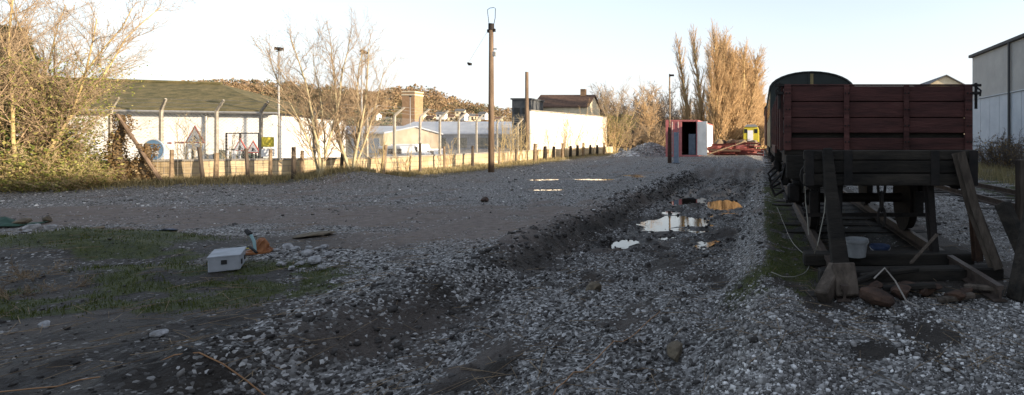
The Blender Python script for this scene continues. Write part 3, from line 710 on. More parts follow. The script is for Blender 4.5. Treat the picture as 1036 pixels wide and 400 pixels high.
# ------------------------------------------------------------------ coach with arched roof, and a van behind it
def arched(name, label, cat, x0, x1, y0, y1, zf, ze, zr, msid, mend, mroof, extra=True):
    t = thing(name, label, cat, ((x0 + x1) / 2, y0, 0)); xc = (x0 + x1) / 2; hw = (x1 - x0) / 2
    arc = [(xc + hw * math.cos(a), ze + (zr - ze) * math.sin(a)) for a in [math.pi * k / 16 for k in range(17)]]
    m = MB(); m.prism([(x0, y0, zf), (x1, y0, zf)] + [(a, y0, b) for a, b in arc], (0, .06, 0)); en = m.build('end_wall', M[mend], t)
    m = MB(); m.prism([(x0, y1, zf), (x1, y1, zf)] + [(a, y1, b) for a, b in arc], (0, -.06, 0)); m.build('end_wall', M[mend], t)
    for x in (x0 + .03, x1 - .03):
        m = MB(); m.box((x, (y0 + y1) / 2, (zf + ze) / 2), (.06, y1 - y0 - .14, ze - zf)); sd = m.build('side_wall', M[msid], t)
        if extra:
            s_ = -1 if x < xc else 1
            for k in range(5):
                yk = y0 + .9 + k * (y1 - y0 - 1.8) / 4
                m = MB(); m.box((x + s_ * .035, yk, ze - .45), (.02, .9, .5)); m.build('window', M['glass_dark'], sd)
    outer = [(xc + (hw + .05) * math.cos(a), ze + .03 + (zr - ze) * math.sin(a)) for a in [math.pi * k / 16 for k in range(17)]]
    inner = [(xc + (hw + .01) * math.cos(a), ze - .0 + (zr - ze) * math.sin(a)) for a in [math.pi * k / 16 for k in range(17)]]
    m = MB()
    m.prism([(a, y0 - .06, b) for a, b in outer] + [(a, y0 - .06, b) for a, b in inner[::-1]], (0, y1 - y0 + .12, 0)); rf = m.build('roof', M[mroof], t)
    if extra:
        m = MB()
        for k in range(3): m.tube([(xc, y0 + 1.5 + 2.4 * k, zr), (xc, y0 + 1.5 + 2.4 * k, zr + .12), (xc, y0 + 1.5 + 2.4 * k, zr + .13)], [.07, .07, .12], 10)
        m.build('roof_vent', M[mroof], rf)
    m = MB(); m.box((xc, (y0 + y1) / 2, zf - .16), (x1 - x0 - .3, y1 - y0 - .1, .26)); m.build('underframe', M['black_iron'], t)
    for y in (y0 + 1.4, y1 - 1.4): wheelset(t, y)
    for x in (xc - .86, xc + .86):
        m = MB(); m.tube([(x, y0, zf - .2), (x, y0 - .38, zf - .2), (x, y0 - .40, zf - .2), (x, y0 - .45, zf - .2)], [.08, .06, .18, .17], 14); m.build('buffer', M['black_iron'], t)
    return t, en
ct, cend = arched('railway_coach', 'dark green coach with low arched roof behind the red wagon', 'coach', .27, 2.71, 15.2, 23.2, 1.28, 2.95, 3.50, 'coach_side', 'coach_green', 'coach_roof')
for x in (WC - .62, WC + .5):
    m = MB(); m.box((x, 15.185, 2.75), (.55, .02, .62)); m.build('end_window', M['glass_dark'], cend)
m = MB(); m.box((WC + .0, 15.17, 2.45), (.09, .04, 2.0)); m.build('conduit', M['coach_side'], cend)
m = MB(); m.box((WC - .08, 15.17, 2.45), (.05, .05, 2.0)); m.build('door_post', M['coach_green'], cend)
arched('goods_van', 'brown goods van coupled beyond the dark coach', 'van', .20, 2.75, 24.0, 31.0, 1.25, 2.95, 3.35, 'van_brown', 'van_brown', 'coach_roof', False)

# ------------------------------------------------------------------ bits lying about the buffer stop
def lump(name, label, cat, c, r, mt, seed, sq=(1, 1, .6), group=None, n=2, rz=0.0, bury=.15):
    import bmesh
    bm = bmesh.new(); bmesh.ops.create_icosphere(bm, subdivisions=n, radius=1); q = random.Random(seed)
    o3 = Vector((q.uniform(0, 9), q.uniform(0, 9), q.uniform(0, 9)))
    from mathutils import noise
    planes = [(Vector((q.gauss(0, 1), q.gauss(0, 1), q.gauss(0, 1))).normalized(), q.uniform(.55, .85)) for _ in range(9)]
    for v in bm.verts:
        p = v.co.copy()
        for nn_, dd in planes:
            e = p.dot(nn_) - dd
            if e > 0: p -= nn_ * e
        p *= 1 + .18 * noise.noise(v.co * 2.2 + o3)
        v.co = Vector((p.x * sq[0], p.y * sq[1], p.z * sq[2])) * r
    me = bpy.data.meshes.new(name); bm.to_mesh(me); bm.free(); me.materials.append(M[mt])
    o = bpy.data.objects.new(name, me); C.objects.link(o); o.rotation_euler = (q.uniform(-.2, .2), q.uniform(-.2, .2), rz or q.uniform(0, 6)); o.location = (c[0], c[1], c[2] + r * sq[2] * (1 - bury) * .8)
    return tag(o, label, cat, group)
def baulk(name, label, p0, p1, w_, h_, mt, group=None, up=(0, 0, 1)):
    m = MB(); m.bar(p0, p1, w_, h_, up); o = m.build(name, M[mt], bevel=.012); return tag(o, label, 'timber', group)
baulk('timber_baulk', 'short grey timber baulk leaning at the foot of the buffer stop post', (.56, 4.75, .05), (.74, 5.02, .26), .14, .14, 'timber_grey')
baulk('timber_baulk', 'squared timber block stood upright beside the leaning baulk', (.80, 4.83, .03), (.78, 4.98, .30), .22, .15, 'timber_grey')
baulk('timber_baulk', 'thin grey stick lying slantwise across the siding rail', (1.55, 5.35, .22), (1.88, 5.5, .50), .045, .03, 'timber_grey')
baulk('timber_baulk', 'long dark plank lying across the track before the bucket', (1.0, 5.2, .13), (1.62, 5.32, .17), .07, .05, 'timber_dark')
baulk('timber_baulk', 'old weathered baulk propped at the far right edge of the siding', (2.40, 4.82, .0), (2.72, 4.92, 1.32), .17, .15, 'timber_dark')
baulk('timber_baulk', 'dark baulk raking down beside the running rail at the right', (2.50, 5.35, .85), (2.72, 5.0, .02), .13, .13, 'timber_dark')
baulk('timber_baulk', 'mossy upright timber post right of the buffer stop', (4.06, 8.0, -.05), (4.06, 8.0, 1.2), .17, .17, 'timber_grey')
lump('rusty_casting', 'rust brown iron casting lying in the white ballast', 'scrap', (1.02, 4.68, .04), .20, 'rust', 5, (1.1, .75, .4))
lump('rusty_casting', 'dark rusty lump beside the brown iron casting', 'scrap', (1.32, 4.86, .03), .13, 'rust', 6, (1.2, .8, .6))
for k, (x, y, r_) in enumerate(((1.58, 4.95, .10), (1.78, 4.78, .09), (1.45, 5.1, .09), (1.95, 4.9, .08), (1.12, 5.06, .10), (1.7, 5.08, .07))):
    lump('rusty_scrap', 'small dark rusty scrap lying on the ballast before the buffer stop', 'scrap', (x, y, .03), r_, 'rust', 20 + k, (1.3, .8, .6), 'rusty scraps before the buffer stop')
for k, (a, b, lb) in enumerate((((1.62, 4.72, .03), (1.98, 4.80, .06), 'short black timber offcut lying nearest the front of the ballast'), ((1.18, 5.02, .06), (1.66, 4.90, .12), 'broken dark plank lying over the rusty scraps'), ((2.02, 5.12, .05), (2.24, 4.86, .10), 'stubby dark timber end beside the running rail'), ((.92, 5.12, .08), (1.3, 5.25, .2), 'splintered board behind the upright timber block'))):
    baulk('timber_offcut', lb, a, b, .07, .05, 'timber_dark' if k % 2 else 'timber_grey')
m = MB(); m.tube([(1.02, 4.66, .25), (1.13, 4.72, .33), (1.22, 4.70, .22), (1.30, 4.62, .06), (1.38, 4.5, .045)], .008, 5); tag(m.build('bent_wire', M['wire_grey']), 'bent grey wire over the rusty iron casting', 'wire')
def bucket(c, r, h_, mt, label):
    t = thing('bucket', label, 'bucket', c); c = Vector(c)
    m = MB(); n = 20; prof_ = [(r * .82, 0), (r, h_), (r * 1.05, h_), (r * 1.05, h_ - .03), (r * .96, h_ - .002), (r * .78, .01)]
    b = 0
    for k in range(n):
        a = 2 * math.pi * k / n
        for rr, z in prof_: m.v.append((c.x + rr * math.cos(a), c.y + rr * math.sin(a), c.z + z))
    q = len(prof_)
    for k in range(n):
        for j in (0, 1, 4):
            a, b2 = k * q, ((k + 1) % n) * q
            if j == 4: m.f.append((a + 1, b2 + 1, b2 + 5, a + 5))
            elif j == 0: m.f.append((a, b2, b2 + 1, a + 1))
            else: m.f.append((a + 1, b2 + 1, b2 + 2, a + 2)); m.f.append((a + 2, b2 + 2, b2 + 3, a + 3))
    m.f.append(tuple(k * q for k in range(n))[::-1]); m.f.append(tuple(k * q + 5 for k in range(n)))
    m.build('body', M[mt], t, smooth=False)
    m = MB(); m.tube([(c.x + r * 1.04 * math.cos(a), c.y - .02 - .6 * r * math.sin(a), c.z + h_ - .02 - .4 * r * math.sin(a)) for a in [math.pi * k / 10 for k in range(11)]], .005, 5); m.build('handle', M['galvanised'], t)
bucket((1.09, 5.92, .17), .135, .20, 'bucket_white', 'white plastic bucket under the buffer stop')
bucket((1.46, 6.35, .03), .12, .18, 'bucket_blue', 'dark blue bucket under the coupling of the red wagon')

def ground_wire(name, label, pts, mt, r, z=.02, lift=None):
    P = []
    raw = [G(*p) for p in pts]
    for a, b in zip(raw[:-1], raw[1:]):
        for k in range(6):
            q = a.lerp(b, k / 6); P.append(q)
    P.append(raw[-1])
    # smooth
    for _ in range(6): P = [P[0]] + [(P[i - 1] + P[i] * 2 + P[i + 1]) / 4 for i in range(1, len(P) - 1)] + [P[-1]]
    Z = H(np.array([p.x for p in P]), np.array([p.y for p in P]))
    P = [Vector((p.x, p.y, float(zz) + z)) for p, zz in zip(P, Z)]
    m = MB(); m.tube(P, r, 5); return tag(m.build(name, M[mt], smooth=True), label, 'wire')
ground_wire('loose_wire', 'pale looping wire on the moss left of the red wagon', [(786, 211), (794, 232), (803, 252), (820, 264), (818, 278), (796, 288), (780, 288)], 'wire_white', .005, .03)
ground_wire('loose_wire', 'thin orange cord across the mud at the bottom of the yard', [(535, 397), (575, 365), (640, 322), (668, 297)], 'wire_orange', .0045, .02)
ground_wire('loose_wire', 'long orange cord along the front edge of the mossy ground', [(-30, 400), (100, 391), (250, 380), (380, 378), (470, 384)], 'wire_orange', .0045, .015)
m = MB(); m.tube([A(814, 170, 6.5), A(815, 205, 6.4), A(817, 222, 6.3), A(818, 238, 6.2)], .006, 5); tag(m.build('hanging_wire', M['wire_white']), 'thin pale wire hanging from the left corner of the red wagon', 'wire')
m = MB(); m.tube([A(836, 190, 5.7), A(834, 215, 5.65), A(827, 248, 5.6), G(822, 262, .02)], .006, 5); tag(m.build('hanging_wire', M['wire_white']), 'thin pale wire hanging down beside the buffer stop post', 'wire')
# ------------------------------------------------------------------ low boundary wall, fences
def wall_strip(name, mt, parent, d0, d1, z0, z1, pxa, pxb):
    pxs = list(np.linspace(pxa, pxb, 26)); m = MB(); uv = []
    a = [on(p, d0) for p in pxs]; b = [on(p, d1) for p in pxs]; n = len(pxs)
    for p in a: m.v.append((p.x, p.y, z0))
    for p in a: m.v.append((p.x, p.y, z1))
    for p in b: m.v.append((p.x, p.y, z1))
    for p in b: m.v.append((p.x, p.y, z0))
    for i in range(n - 1):
        for r_ in range(3): m.f.append((r_ * n + i, r_ * n + i + 1, (r_ + 1) * n + i + 1, (r_ + 1) * n + i))
    m.f.append((0, n, 2 * n, 3 * n)); m.f.append((n - 1, 2 * n - 1, 3 * n - 1, 4 * n - 1)[::-1])
    o = m.build(name, M[mt], parent)
    L = [0.0]
    for p, q in zip(a[:-1], a[1:]): L.append(L[-1] + (q - p).length)
    me = o.data; u = me.uv_layers.new(name='UVMap')
    for l in me.loops:
        v = l.vertex_index; r_, i = divmod(v, n); u.data[l.index].uv = (L[i], (z0, z1, z1 + abs(d1 - d0), z1 + abs(d1 - d0) + z1 - z0)[r_])
    return o
lw = thing('boundary_wall', 'low buff block wall running along the back of the yard', 'wall', on(300))
wall_strip('masonry', 'buff_brick', lw, 0, .22, -.1, .80, 96, 620)
wall_strip('coping', 'concrete', lw, -.03, .25, .802, .86, 96, 620)

sf = thing('security_fence', 'tall chain link security fence on concrete posts with cranked tops', 'fence', on(300, .9))
SP = [112, 163, 219, 264, 318, 371, 399, 425, 445, 464, 482, 503, 524]
tops = []
for p in SP:
    q = on(p, .9); n_ = (q - on(p, .9 + .5)); e = .6
    a, b = on(p - 2, .9), on(p + 2, .9); t_ = (b - a).normalized(); nr = (Vector((t_.y, -t_.x, 0)) + t_ * 1.1).normalized()
    m = MB(); m.tube([(q.x, q.y, -.1), (q.x, q.y, 2.45), (q.x + nr.x * .02, q.y + nr.y * .02, 2.55), (q.x + nr.x * .36, q.y + nr.y * .36, 2.90)], [.062, .052, .05, .038], 4)
    m.build('post', M['concrete'], sf); tops.append((q, nr))
m = MB()
for (qa, na), (qb, nb) in zip(tops[:-1], tops[1:]):
    for z in (.12, 1.2, 2.42): m.tube([(qa.x, qa.y, z), (qb.x, qb.y, z)], .004, 3, False)
    L = (qb - qa).length; st_ = .11; k = int(L / st_)
    for i in range(-20, k + 1):
        for sgn in (1, -1):
            s0, s1 = i * st_, i * st_ + 2.3
            za, zb = .12, 2.42
            if s0 < 0: za = .12 - s0; s0 = 0
            if s1 > L: zb = 2.42 - (s1 - L); s1 = L
            if s1 <= s0: continue
            if sgn < 0: s0, s1 = L - s0, L - s1
            p0 = qa.lerp(qb, s0 / L); p1 = qa.lerp(qb, s1 / L)
            m.tube([(p0.x, p0.y, za), (p1.x, p1.y, zb)], .0034, 3, False)
m.build('chain_link', M['galvanised'], sf)
m = MB()
for (qa, na), (qb, nb) in zip(tops[:-1], tops[1:]):
    for k in (.1, .23, .35):
        z = 2.55 + k; pa = qa + na * k; pb = qb + nb * k; mid = (pa + pb) / 2
        m.tube([(pa.x, pa.y, z), (mid.x, mid.y, z - .03), (pb.x, pb.y, z)], .006, 3, False)
m.build('barbed_wire', M['galvanised'], sf)

tf = thing('post_fence', 'timber post and wire fence leaning in front of the low wall', 'fence', on(300, -.5))
TP = [(146, 1.12, .0), (173, 1.05, .02), (206, 1.15, -.10), (218, .95, .03), (251, 1.1, -.05), (273, 1.05, .02), (297, 1.1, .0), (305, .95, .02), (345, .95, .06), (387, 1.1, .10), (425, 1.25, .0), (450, 1.1, -.04), (478, 1.1, .02), (505, 1.0, .03), (522, 1.0, 0)]
pts_ = []
for k, (p, hh_, ln) in enumerate(TP):
    q = on(p, -.5); z = h0(q.x, q.y); m = MB(); t_ = (on(p + 3, -.5) - on(p - 3, -.5)).normalized() * ln * hh_
    r_ = .055 if k % 3 else .07
    m.tube([(q.x, q.y, z - .1), (q.x + t_.x * .5, q.y + t_.y * .5, z + hh_ * .5), (q.x + t_.x, q.y + t_.y, z + hh_)], [r_, r_ * .95, r_ * .85], 7); m.build('post', M['timber_post' if k % 2 else 'timber_grey'], tf); pts_.append((q, z))
m = MB()
for (a, za), (b, zb) in zip(pts_[:-1], pts_[1:]):
    for f_ in (.15, .3, .45, .6, .75, .9): m.tube([(a.x, a.y, za + f_), ((a.x + b.x) / 2, (a.y + b.y) / 2, (za + zb) / 2 + f_ - .02), (b.x, b.y, zb + f_)], .004, 3, False)
    L = (b - a).length
    for k in range(int(L / .16)):
        q = a.lerp(b, k * .16 / L); z = za + (zb - za) * k * .16 / L; m.tube([(q.x, q.y, z + .15), (q.x, q.y, z + .9)], .003, 3, False)
m.build('wire_netting', M['wire_grey'], tf)
for k, p in enumerate((541, 551, 560, 569, 577, 584, 590, 597, 604, 611, 640, 650, 659)):
    q = on(min(p, 622), -.5) if p < 622 else G(p, 154.5)
    z = h0(q.x, q.y); hh_ = .95 + .2 * (k % 3 == 0)
    m = MB(); m.tube([(q.x, q.y, z - .1), (q.x + .03, q.y, z + hh_)], [.13, .11], 6)
    o = m.build('timber_stump', M['timber_dark' if k % 3 else 'timber_post']); tag(o, 'dark timber stump post in the row before the tall white wall' if p < 622 else 'dark fence stump beyond the end of the white wall', 'post', 'stump posts before the white wall' if p < 622 else 'stump posts beyond the white wall')
a, b = on(112, -.7), on(166, -.75)
m = MB(); m.tube([(a.x + .2, a.y, 2.3), (b.x, b.y, h0(b.x, b.y) - .05)], [.04, .055], 7); tag(m.build('leaning_pole', M['pole_wood']), 'weathered pole leaning from the ivy stump down to the verge', 'pole')

# ------------------------------------------------------------------ poles and lamps
def pole(name, label, cat, px, pyb, pyt, Y, r0, r1, mt, zb=None):
    t0 = A(px, pyt, Y); zg = h0(t0.x, Y) if zb is None else zb
    t = thing(name, label, cat, (t0.x, Y, zg)); m = MB(); m.tube([(t0.x, Y, zg - .3), (t0.x, Y, (zg + t0.z) / 2), (t0.x, Y, t0.z)], [r0, (r0 + r1) / 2, r1], 12); m.build('pole', M[mt], t, smooth=True); return t, t0
up, pt = pole('utility_pole', 'tall timber utility pole with an iron loop on top beside the yard', 'utility pole', 497, 175, 25, 23.7, .135, .095, 'pole_wood')
x0, y0, zt = pt
m = MB(); m.tube([(x0 - .08, y0, zt - .12), (x0 - .16, y0, zt + .5), (x0 - .17, y0, zt + .68), (x0 - .06, y0, zt + .76), (x0 + .13, y0, zt + .78), (x0 + .19, y0, zt + .74), (x0 + .18, y0, zt + .3), (x0 + .09, y0, zt - .12)], .014, 6); m.build('iron_loop', M['black_iron'], up)
m = MB(); m.tube([(x0, y0, zt - .25), (x0, y0, zt + .04)], .125, 12); m.box((x0 - .12, y0, zt - .30), (.10, .10, .14)); m.box((x0 + .13, y0, zt - .26), (.10, .10, .14)); m.build('iron_collar', M['black_iron'], up)
m = MB(); m.box((x0 + .14, y0, zt - 1.35), (.12, .12, .20)); m.tube([(x0 + .1, y0, zt - 1.12), (x0 + .26, y0, zt - 1.12)], .03, 6); m.build('junction_box', M['galvanised'], up)
ins = A(475, 65, 23.2)
m = MB(); m.tube([(x0 - .10, y0, zt - .2), ins + Vector((-.05, 0, .06))], .007, 4); hw = m.build('overhead_wire', M['wire_grey']); tag(hw, 'short wire hanging from the utility pole with a dark insulator', 'wire')
m = MB(); m.tube([ins + Vector((-.09, 0, .06)), ins + Vector((-.02, 0, .0)), ins + Vector((.06, 0, .0)), ins + Vector((.08, 0, .05))], [.03, .07, .07, .03], 8)
o = m.build('insulator', M['black_iron'], hw)
tp, pt2 = pole('timber_pole', 'plain bare timber pole at the near end of the tall white wall', 'pole', 533, 164, 73, 33.0, .13, .10, 'pole_wood')
m = MB()
wpts = [A(-40, 45, 26), A(60, 57, 26.5), A(130, 66, 27), A(180, 76, 27.6), A(227, 88.5, 28.2)]
m.tube(wpts, .007, 4); tag(m.build('overhead_wire', M['wire_grey']), 'slack overhead wire running down to the mossy roof', 'wire')
def lamp(px, pyt, Y, label, flip):
    t, q = pole('lamp_post', label, 'lamp post', px, 0, pyt, Y, .042, .03, 'galvanised')
    m = MB(); MM = Matrix.Rotation(.5 * flip, 3, 'Y'); m.box((q.x + .1 * flip, q.y, q.z + .06), (.26, .2, .12), M=MM); m.build('floodlight', M['black_iron'], t, bevel=.02)
    m = MB(); m.bar((q.x - .1, q.y, q.z - .05), (q.x + .15, q.y, q.z), .04, .04); m.build('bracket', M['galvanised'], t)
lamp(282, 51, 21.5, 'thin lamp post with floodlight left of the bare trees', .15)
lamp(366, 54, 23.5, 'thin lamp post with tilted floodlight rising behind the bare trees', 1)
lamp(415, 98, 60.0, 'slender pale lamp post in front of the tan tower', .2)
yp, q = pole('yard_pole', 'thin dark pole with a small lamp before the red container', 'pole', 677.5, 166, 75, 30.0, .055, .04, 'timber_post')
m = MB(); m.box((q.x + .12, q.y, q.z - .08), (.26, .14, .10)); m.build('lamp_head', M['black_iron'], yp)
m = MB(); m.tube([(q.x - .0, q.y - .02, h0(q.x, 30) - .1), (q.x, q.y - .02, 2.25)], [.12, .10], 10); m.build('sleeve', M['rust'], yp)
q = A(684, 134, 29.6); zg = h0(q.x, 29.6)
t = thing('steel_post', 'blue grey steel channel post beside the thin dark pole', 'post', (q.x, 29.6, zg))
m = MB(); m.box((q.x, 29.6, (zg + q.z) / 2 - .05), (.27, .04, q.z - zg + .1)); m.box((q.x - .12, 29.66, (zg + q.z) / 2 - .05), (.035, .12, q.z - zg + .1)); m.box((q.x + .12, 29.66, (zg + q.z) / 2 - .05), (.035, .12, q.z - zg + .1)); m.build('channel', M['blue_grey'], t, bevel=.01)
m = MB(); m.box((q.x, 29.62, zg + .05), (.4, .3, .04)); m.build('base_plate', M['blue_grey'], t)

# ------------------------------------------------------------------ container, steel heap, crane, gravel heaps
cx0, cx1, cy0, cy1 = -6.78, -4.5, 36.7, 48.2; cz = h0(-5.6, 36.7) - .02; ch = 2.62
ct = thing('shipping_container', 'red and white shipping container with one door swung open', 'container', ((cx0 + cx1) / 2, cy0, cz))
def corr_side(x, s_):
    m = MB(); n = 0; y = cy0 + .12; pr = []
    while y < cy1 - .12:
        pr += [(x, y), (x, y + .10), (x - s_ * .045, y + .15), (x - s_ * .045, y + .25)]; y += .30
    b = len(m.v)
    for px_, py_ in pr: m.v += [(px_, py_, cz + .14), (px_, py_, cz + ch - .08)]
    m.f += [(2 * i, 2 * i + 2, 2 * i + 3, 2 * i + 1) for i in range(len(pr) - 1)]
    return m
corr_side(cx1, 1).build('side_wall', M['container_white'], ct); corr_side(cx0, -1).build('side_wall', M['container_red'], ct)
m = MB(); m.box(((cx0 + cx1) / 2, (cy0 + cy1) / 2, cz + ch - .04), (cx1 - cx0 - .06, cy1 - cy0 - .1, .05)); m.build('roof', M['container_red'], ct)
m = MB(); m.box(((cx0 + cx1) / 2, (cy0 + cy1) / 2, cz + .10), (cx1 - cx0 - .06, cy1 - cy0 - .1, .08)); m.build('floor_deck', M['container_inside'], ct)
m = MB(); m.box(((cx0 + cx1) / 2, cy1 - .06, cz + ch / 2), (cx1 - cx0 - .1, .05, ch - .2)); m.build('end_wall', M['container_inside'], ct)
fr_ = MB()
for x in (cx0 + .05, cx1 - .05):
    for y in (cy0 + .05, cy1 - .05): fr_.box((x, y, cz + ch / 2), (.12, .12, ch))
    for z in (cz + .07, cz + ch - .05): fr_.box((x, (cy0 + cy1) / 2, z), (.10, cy1 - cy0 - .25, .12))
for y in (cy0 + .05, cy1 - .05):
    for z in (cz + .07, cz + ch - .05): fr_.box(((cx0 + cx1) / 2, y, z), (cx1 - cx0 - .2, .10, .12))
fr_.build('frame', M['container_red'], ct)
dw = (cx1 - cx0) / 2 - .1
m = MB(); m.box((cx0 + .1 + dw / 2, cy0 + .03, cz + ch / 2), (dw, .05, ch - .24)); d1 = m.build('door', M['container_red'], ct, bevel=.01)
m = MB()
for x in (cx0 + .1 + dw * .35, cx0 + .1 + dw * .75):
    m.tube([(x, cy0 - .02, cz + .15), (x, cy0 - .02, cz + ch - .12)], .018, 6)
    for z in (.3, 1.0, 1.7, 2.3): m.box((x, cy0 - .012, cz + z), (.09, .03, .05))
m.build('locking_bar', M['galvanised'], d1)
ang = R(-38); hx_, hy_ = cx1 - .02, cy0 - .02; dx, dy = math.cos(ang), math.sin(ang)
m = MB(); m.bar((hx_ - .0, hy_, cz + ch / 2), (hx_ + dx * dw * .9, hy_ + dy * dw * .9, cz + ch / 2), .05, ch - .24); d2 = m.build('door', M['container_white'], ct, bevel=.01); d2['label'] = 'pale grey door swung open'
m = MB()
for f_ in (.35, .75): m.tube([(hx_ + dx * dw * f_ + .04, hy_ + dy * dw * f_ + .04, cz + .15), (hx_ + dx * dw * f_ + .04, hy_ + dy * dw * f_ + .04, cz + ch - .12)], .018, 6)
m.build('locking_bar', M['galvanised'], d2)
t = thing('steel_locker', 'grey steel locker standing inside the open container', 'locker', (-5.0, 37.6, cz + .14))
m = MB(); m.box((-5.0, 37.6, cz + .14 + .75), (.5, .45, 1.5)); m.build('body', M['blue_grey'], t, bevel=.01)
m = MB(); m.box((-5.0, 37.365, cz + .9), (.42, .02, 1.35)); m.build('door', M['blue_grey'], t)
rs_ = random.Random(12)
base_z = h0(-2.8, 42)
for k in range(44):
    lay = k // 13; y = 38.5 + rs_.uniform(0, 5.5); x = -2.35 + rs_.uniform(-1.3, 1.3) + .15 * lay; L = rs_.uniform(1.4, 3.4) * (1 - .12 * lay); an = rs_.uniform(-.9, .9)
    z = base_z + .1 + .24 * lay + rs_.uniform(-.05, .05); d = Vector((math.cos(an), math.sin(an), rs_.uniform(-.06, .06))) * L / 2; c = Vector((x, y, z))
    m = MB(); hb = rs_.choice((.10, .13))
    m.bar(c - d, c + d, .11, .02); m.bar(c - d + Vector((0, 0, hb)), c + d + Vector((0, 0, hb)), .11, .02); m.bar(c - d + Vector((0, 0, hb / 2)), c + d + Vector((0, 0, hb / 2)), .025, hb)
    o = m.build('steel_beam', M['red_steel' if k % 5 else 'rust']); tag(o, 'red painted steel beam in the heap right of the container', 'beam', 'red steel beams heaped beside the container')
for k in range(6):
    x = -3.6 + .5 * k; lump('steel_bundle', 'dull red bundle of steel at the core of the heap beside the container', 'steel', (x, 40.6 + (k % 2), h0(x, 40.6) + .05), .62, 'red_steel', 240 + k, (1.1, .9, .75), 'steel bundles in the red heap')
m = MB(); m.bar((-4.0, 37.9, base_z + .1), (-1.3, 39.0, base_z + 1.05), .08, .08); tag(m.build('timber_prop', M['timber_post']), 'pale timber prop slanting across the red steel heap', 'timber')
for k in range(7):
    x = -4.1 + .55 * k; y = 50 + (k % 3) * .8
    lump('scrap_heap', 'brown scrap bundle lying behind the red steel heap', 'scrap', (x, y, h0(x, y) + .25), .75, 'rust' if k % 2 else 'timber_post', 200 + k, (1, .8, .85), 'scrap behind the red steel heap')

# yellow rail crane
cq = A(760, 150, 58.0); kz = h0(cq.x, 58) - .0
kr = thing('rail_crane', 'small yellow rail crane at the far end of the yard', 'crane', (cq.x, 58, kz))
m = MB(); m.box((cq.x, 59.5, kz + .62), (2.2, 4.6, .3)); m.build('chassis', M['black_iron'], kr, bevel=.02)
for sx in (-.72, .72):
    for y in (58.2, 60.8):
        m = MB(); m.tube([(cq.x + sx - .06, y, kz + .42), (cq.x + sx + .06, y, kz + .42)], .42, 18); m.build('wheel', M['black_iron'], kr)
m = MB(); m.tube([(cq.x, 59.3, kz + .77), (cq.x, 59.3, kz + .95)], .8, 18); m.build('turntable', M['black_iron'], kr)
yz = kz + .95
prof_ = [(-.88, yz), (.88, yz), (.88, yz + 1.35), (.72, yz + 1.78), (-.72, yz + 1.78), (-.88, yz + 1.35)]
m = MB(); m.prism([(cq.x + a, 58.2, b) for a, b in prof_], (0, 2.8, 0)); cab = m.build('cab', M['crane_yellow'], kr, bevel=.03)
m = MB(); m.prism([(cq.x + a * 1.03, 58.12, b) for a, b in [(.74, yz + 1.72), (.5, yz + 2.0), (-.5, yz + 2.0), (-.74, yz + 1.72)]], (0, 2.96, 0)); m.build('cab_roof', M['galvanised'], cab)
m = MB(); m.box((cq.x - .1, 58.185, yz + .72), (.62, .03, 1.2)); m.build('front_panel', M['sign_white'], cab)
for xx_ in (-.62, .52): 
    m = MB(); m.box((cq.x + xx_, 58.185, yz + 1.25), (.36, .03, .45)); m.build('window', M['glass_dark'], cab)
for s_ in (-1, 1):
    m = MB(); m.box((cq.x + s_ * .89, 59.3, yz + 1.05), (.03, 1.2, .5)); m.build('window', M['glass_dark'], cab)
m = MB()
ja, jb = Vector((cq.x - .5, 58.1, kz + .9)), Vector((cq.x - 1.5, 50.5, kz + .95))
for s_ in (-.3, .3): m.bar(ja + Vector((s_, 0, 0)), jb + Vector((s_ * .5, 0, 0)), .08, .1); m.bar(ja + Vector((s_, 0, .35)), jb + Vector((s_ * .5, 0, .12)), .06, .06)
for k in range(9):
    f_ = k / 9; p = ja.lerp(jb, f_); q = ja.lerp(jb, f_ + .1); m.bar(p + Vector((-.28, 0, 0)), q + Vector((.28, 0, .2)), .03, .03); m.bar(p + Vector((.28, 0, .2)), q + Vector((-.28, 0, 0)), .03, .03)
m.build('jib', M['rust'], kr)

def heap(label, c, rx, ry, hh_, seed, n=1500, t0=.3):
    m = bpy.data.meshes.new('heap_core'); q = np.random.default_rng(seed)
    th = np.linspace(0, 2 * np.pi, 33)[:-1]; rr = np.linspace(0, 1.1, 12); zg = h0(c[0], c[1])
    def hz(u, v): 
        r_ = np.hypot(u, v); return hh_ * np.clip(1 - r_, -.2, 1) ** 1.0 * (.75 + .5 * fbm(u * 2 + seed, v * 2, 7, 3)) if np.all(r_ <= 1) else hh_ * np.where(r_ < 1, np.clip(1 - r_, 0, 1), (1 - r_) * .5) * (.75 + .5 * fbm(u * 2 + seed, v * 2, 7, 3))
    Vv, Ff = [], []
    for r_ in rr:
        u, v = r_ * np.cos(th), r_ * np.sin(th); Vv.append(np.stack([u * rx, v * ry, hz(u, v)], 1))
    Vv = np.concatenate(Vv); nn_ = 32
    for i in range(len(rr) - 1):
        for k in range(nn_): Ff.append((i * nn_ + k, i * nn_ + (k + 1) % nn_, (i + 1) * nn_ + (k + 1) % nn_, (i + 1) * nn_ + k))
    t = thing('gravel_heap', label, 'gravel heap', (c[0], c[1], zg))
    link('core', np_mesh('core', Vv, np.array(Ff), mat('heap_core', (.16, .15, .14), (.3, .285, .27), 12, .95, bump=.8), True), t)
    r_ = np.sqrt(q.uniform(0, 1, n)); a_ = q.uniform(0, 2 * np.pi, n); u, v = r_ * np.cos(a_), r_ * np.sin(a_); s_ = np.clip(q.lognormal(-2.9, .4, n), .03, .14)
    me = stones_mesh('stones', np.stack([u * rx, v * ry, hz(u, v)], 1), s_, np.clip(q.beta(2, 2, n) * .7 + t0, 0, 1), M['stone'])
    o = link('stones', me, t); o['kind'] = 'stuff'
heap('grey gravel heap left of the red container', (-9.0, 41.5), 2.2, 1.8, 1.15, 3)
heap('small pale heap of white stone in front of the grey gravel heap', (-9.6, 38.0), .75, .6, .42, 4, 500, .5)
heap('low buff heap of rubble near the end of the white wall', (-11.4, 43.0), 1.3, 1.0, .45, 5, 600, .4)
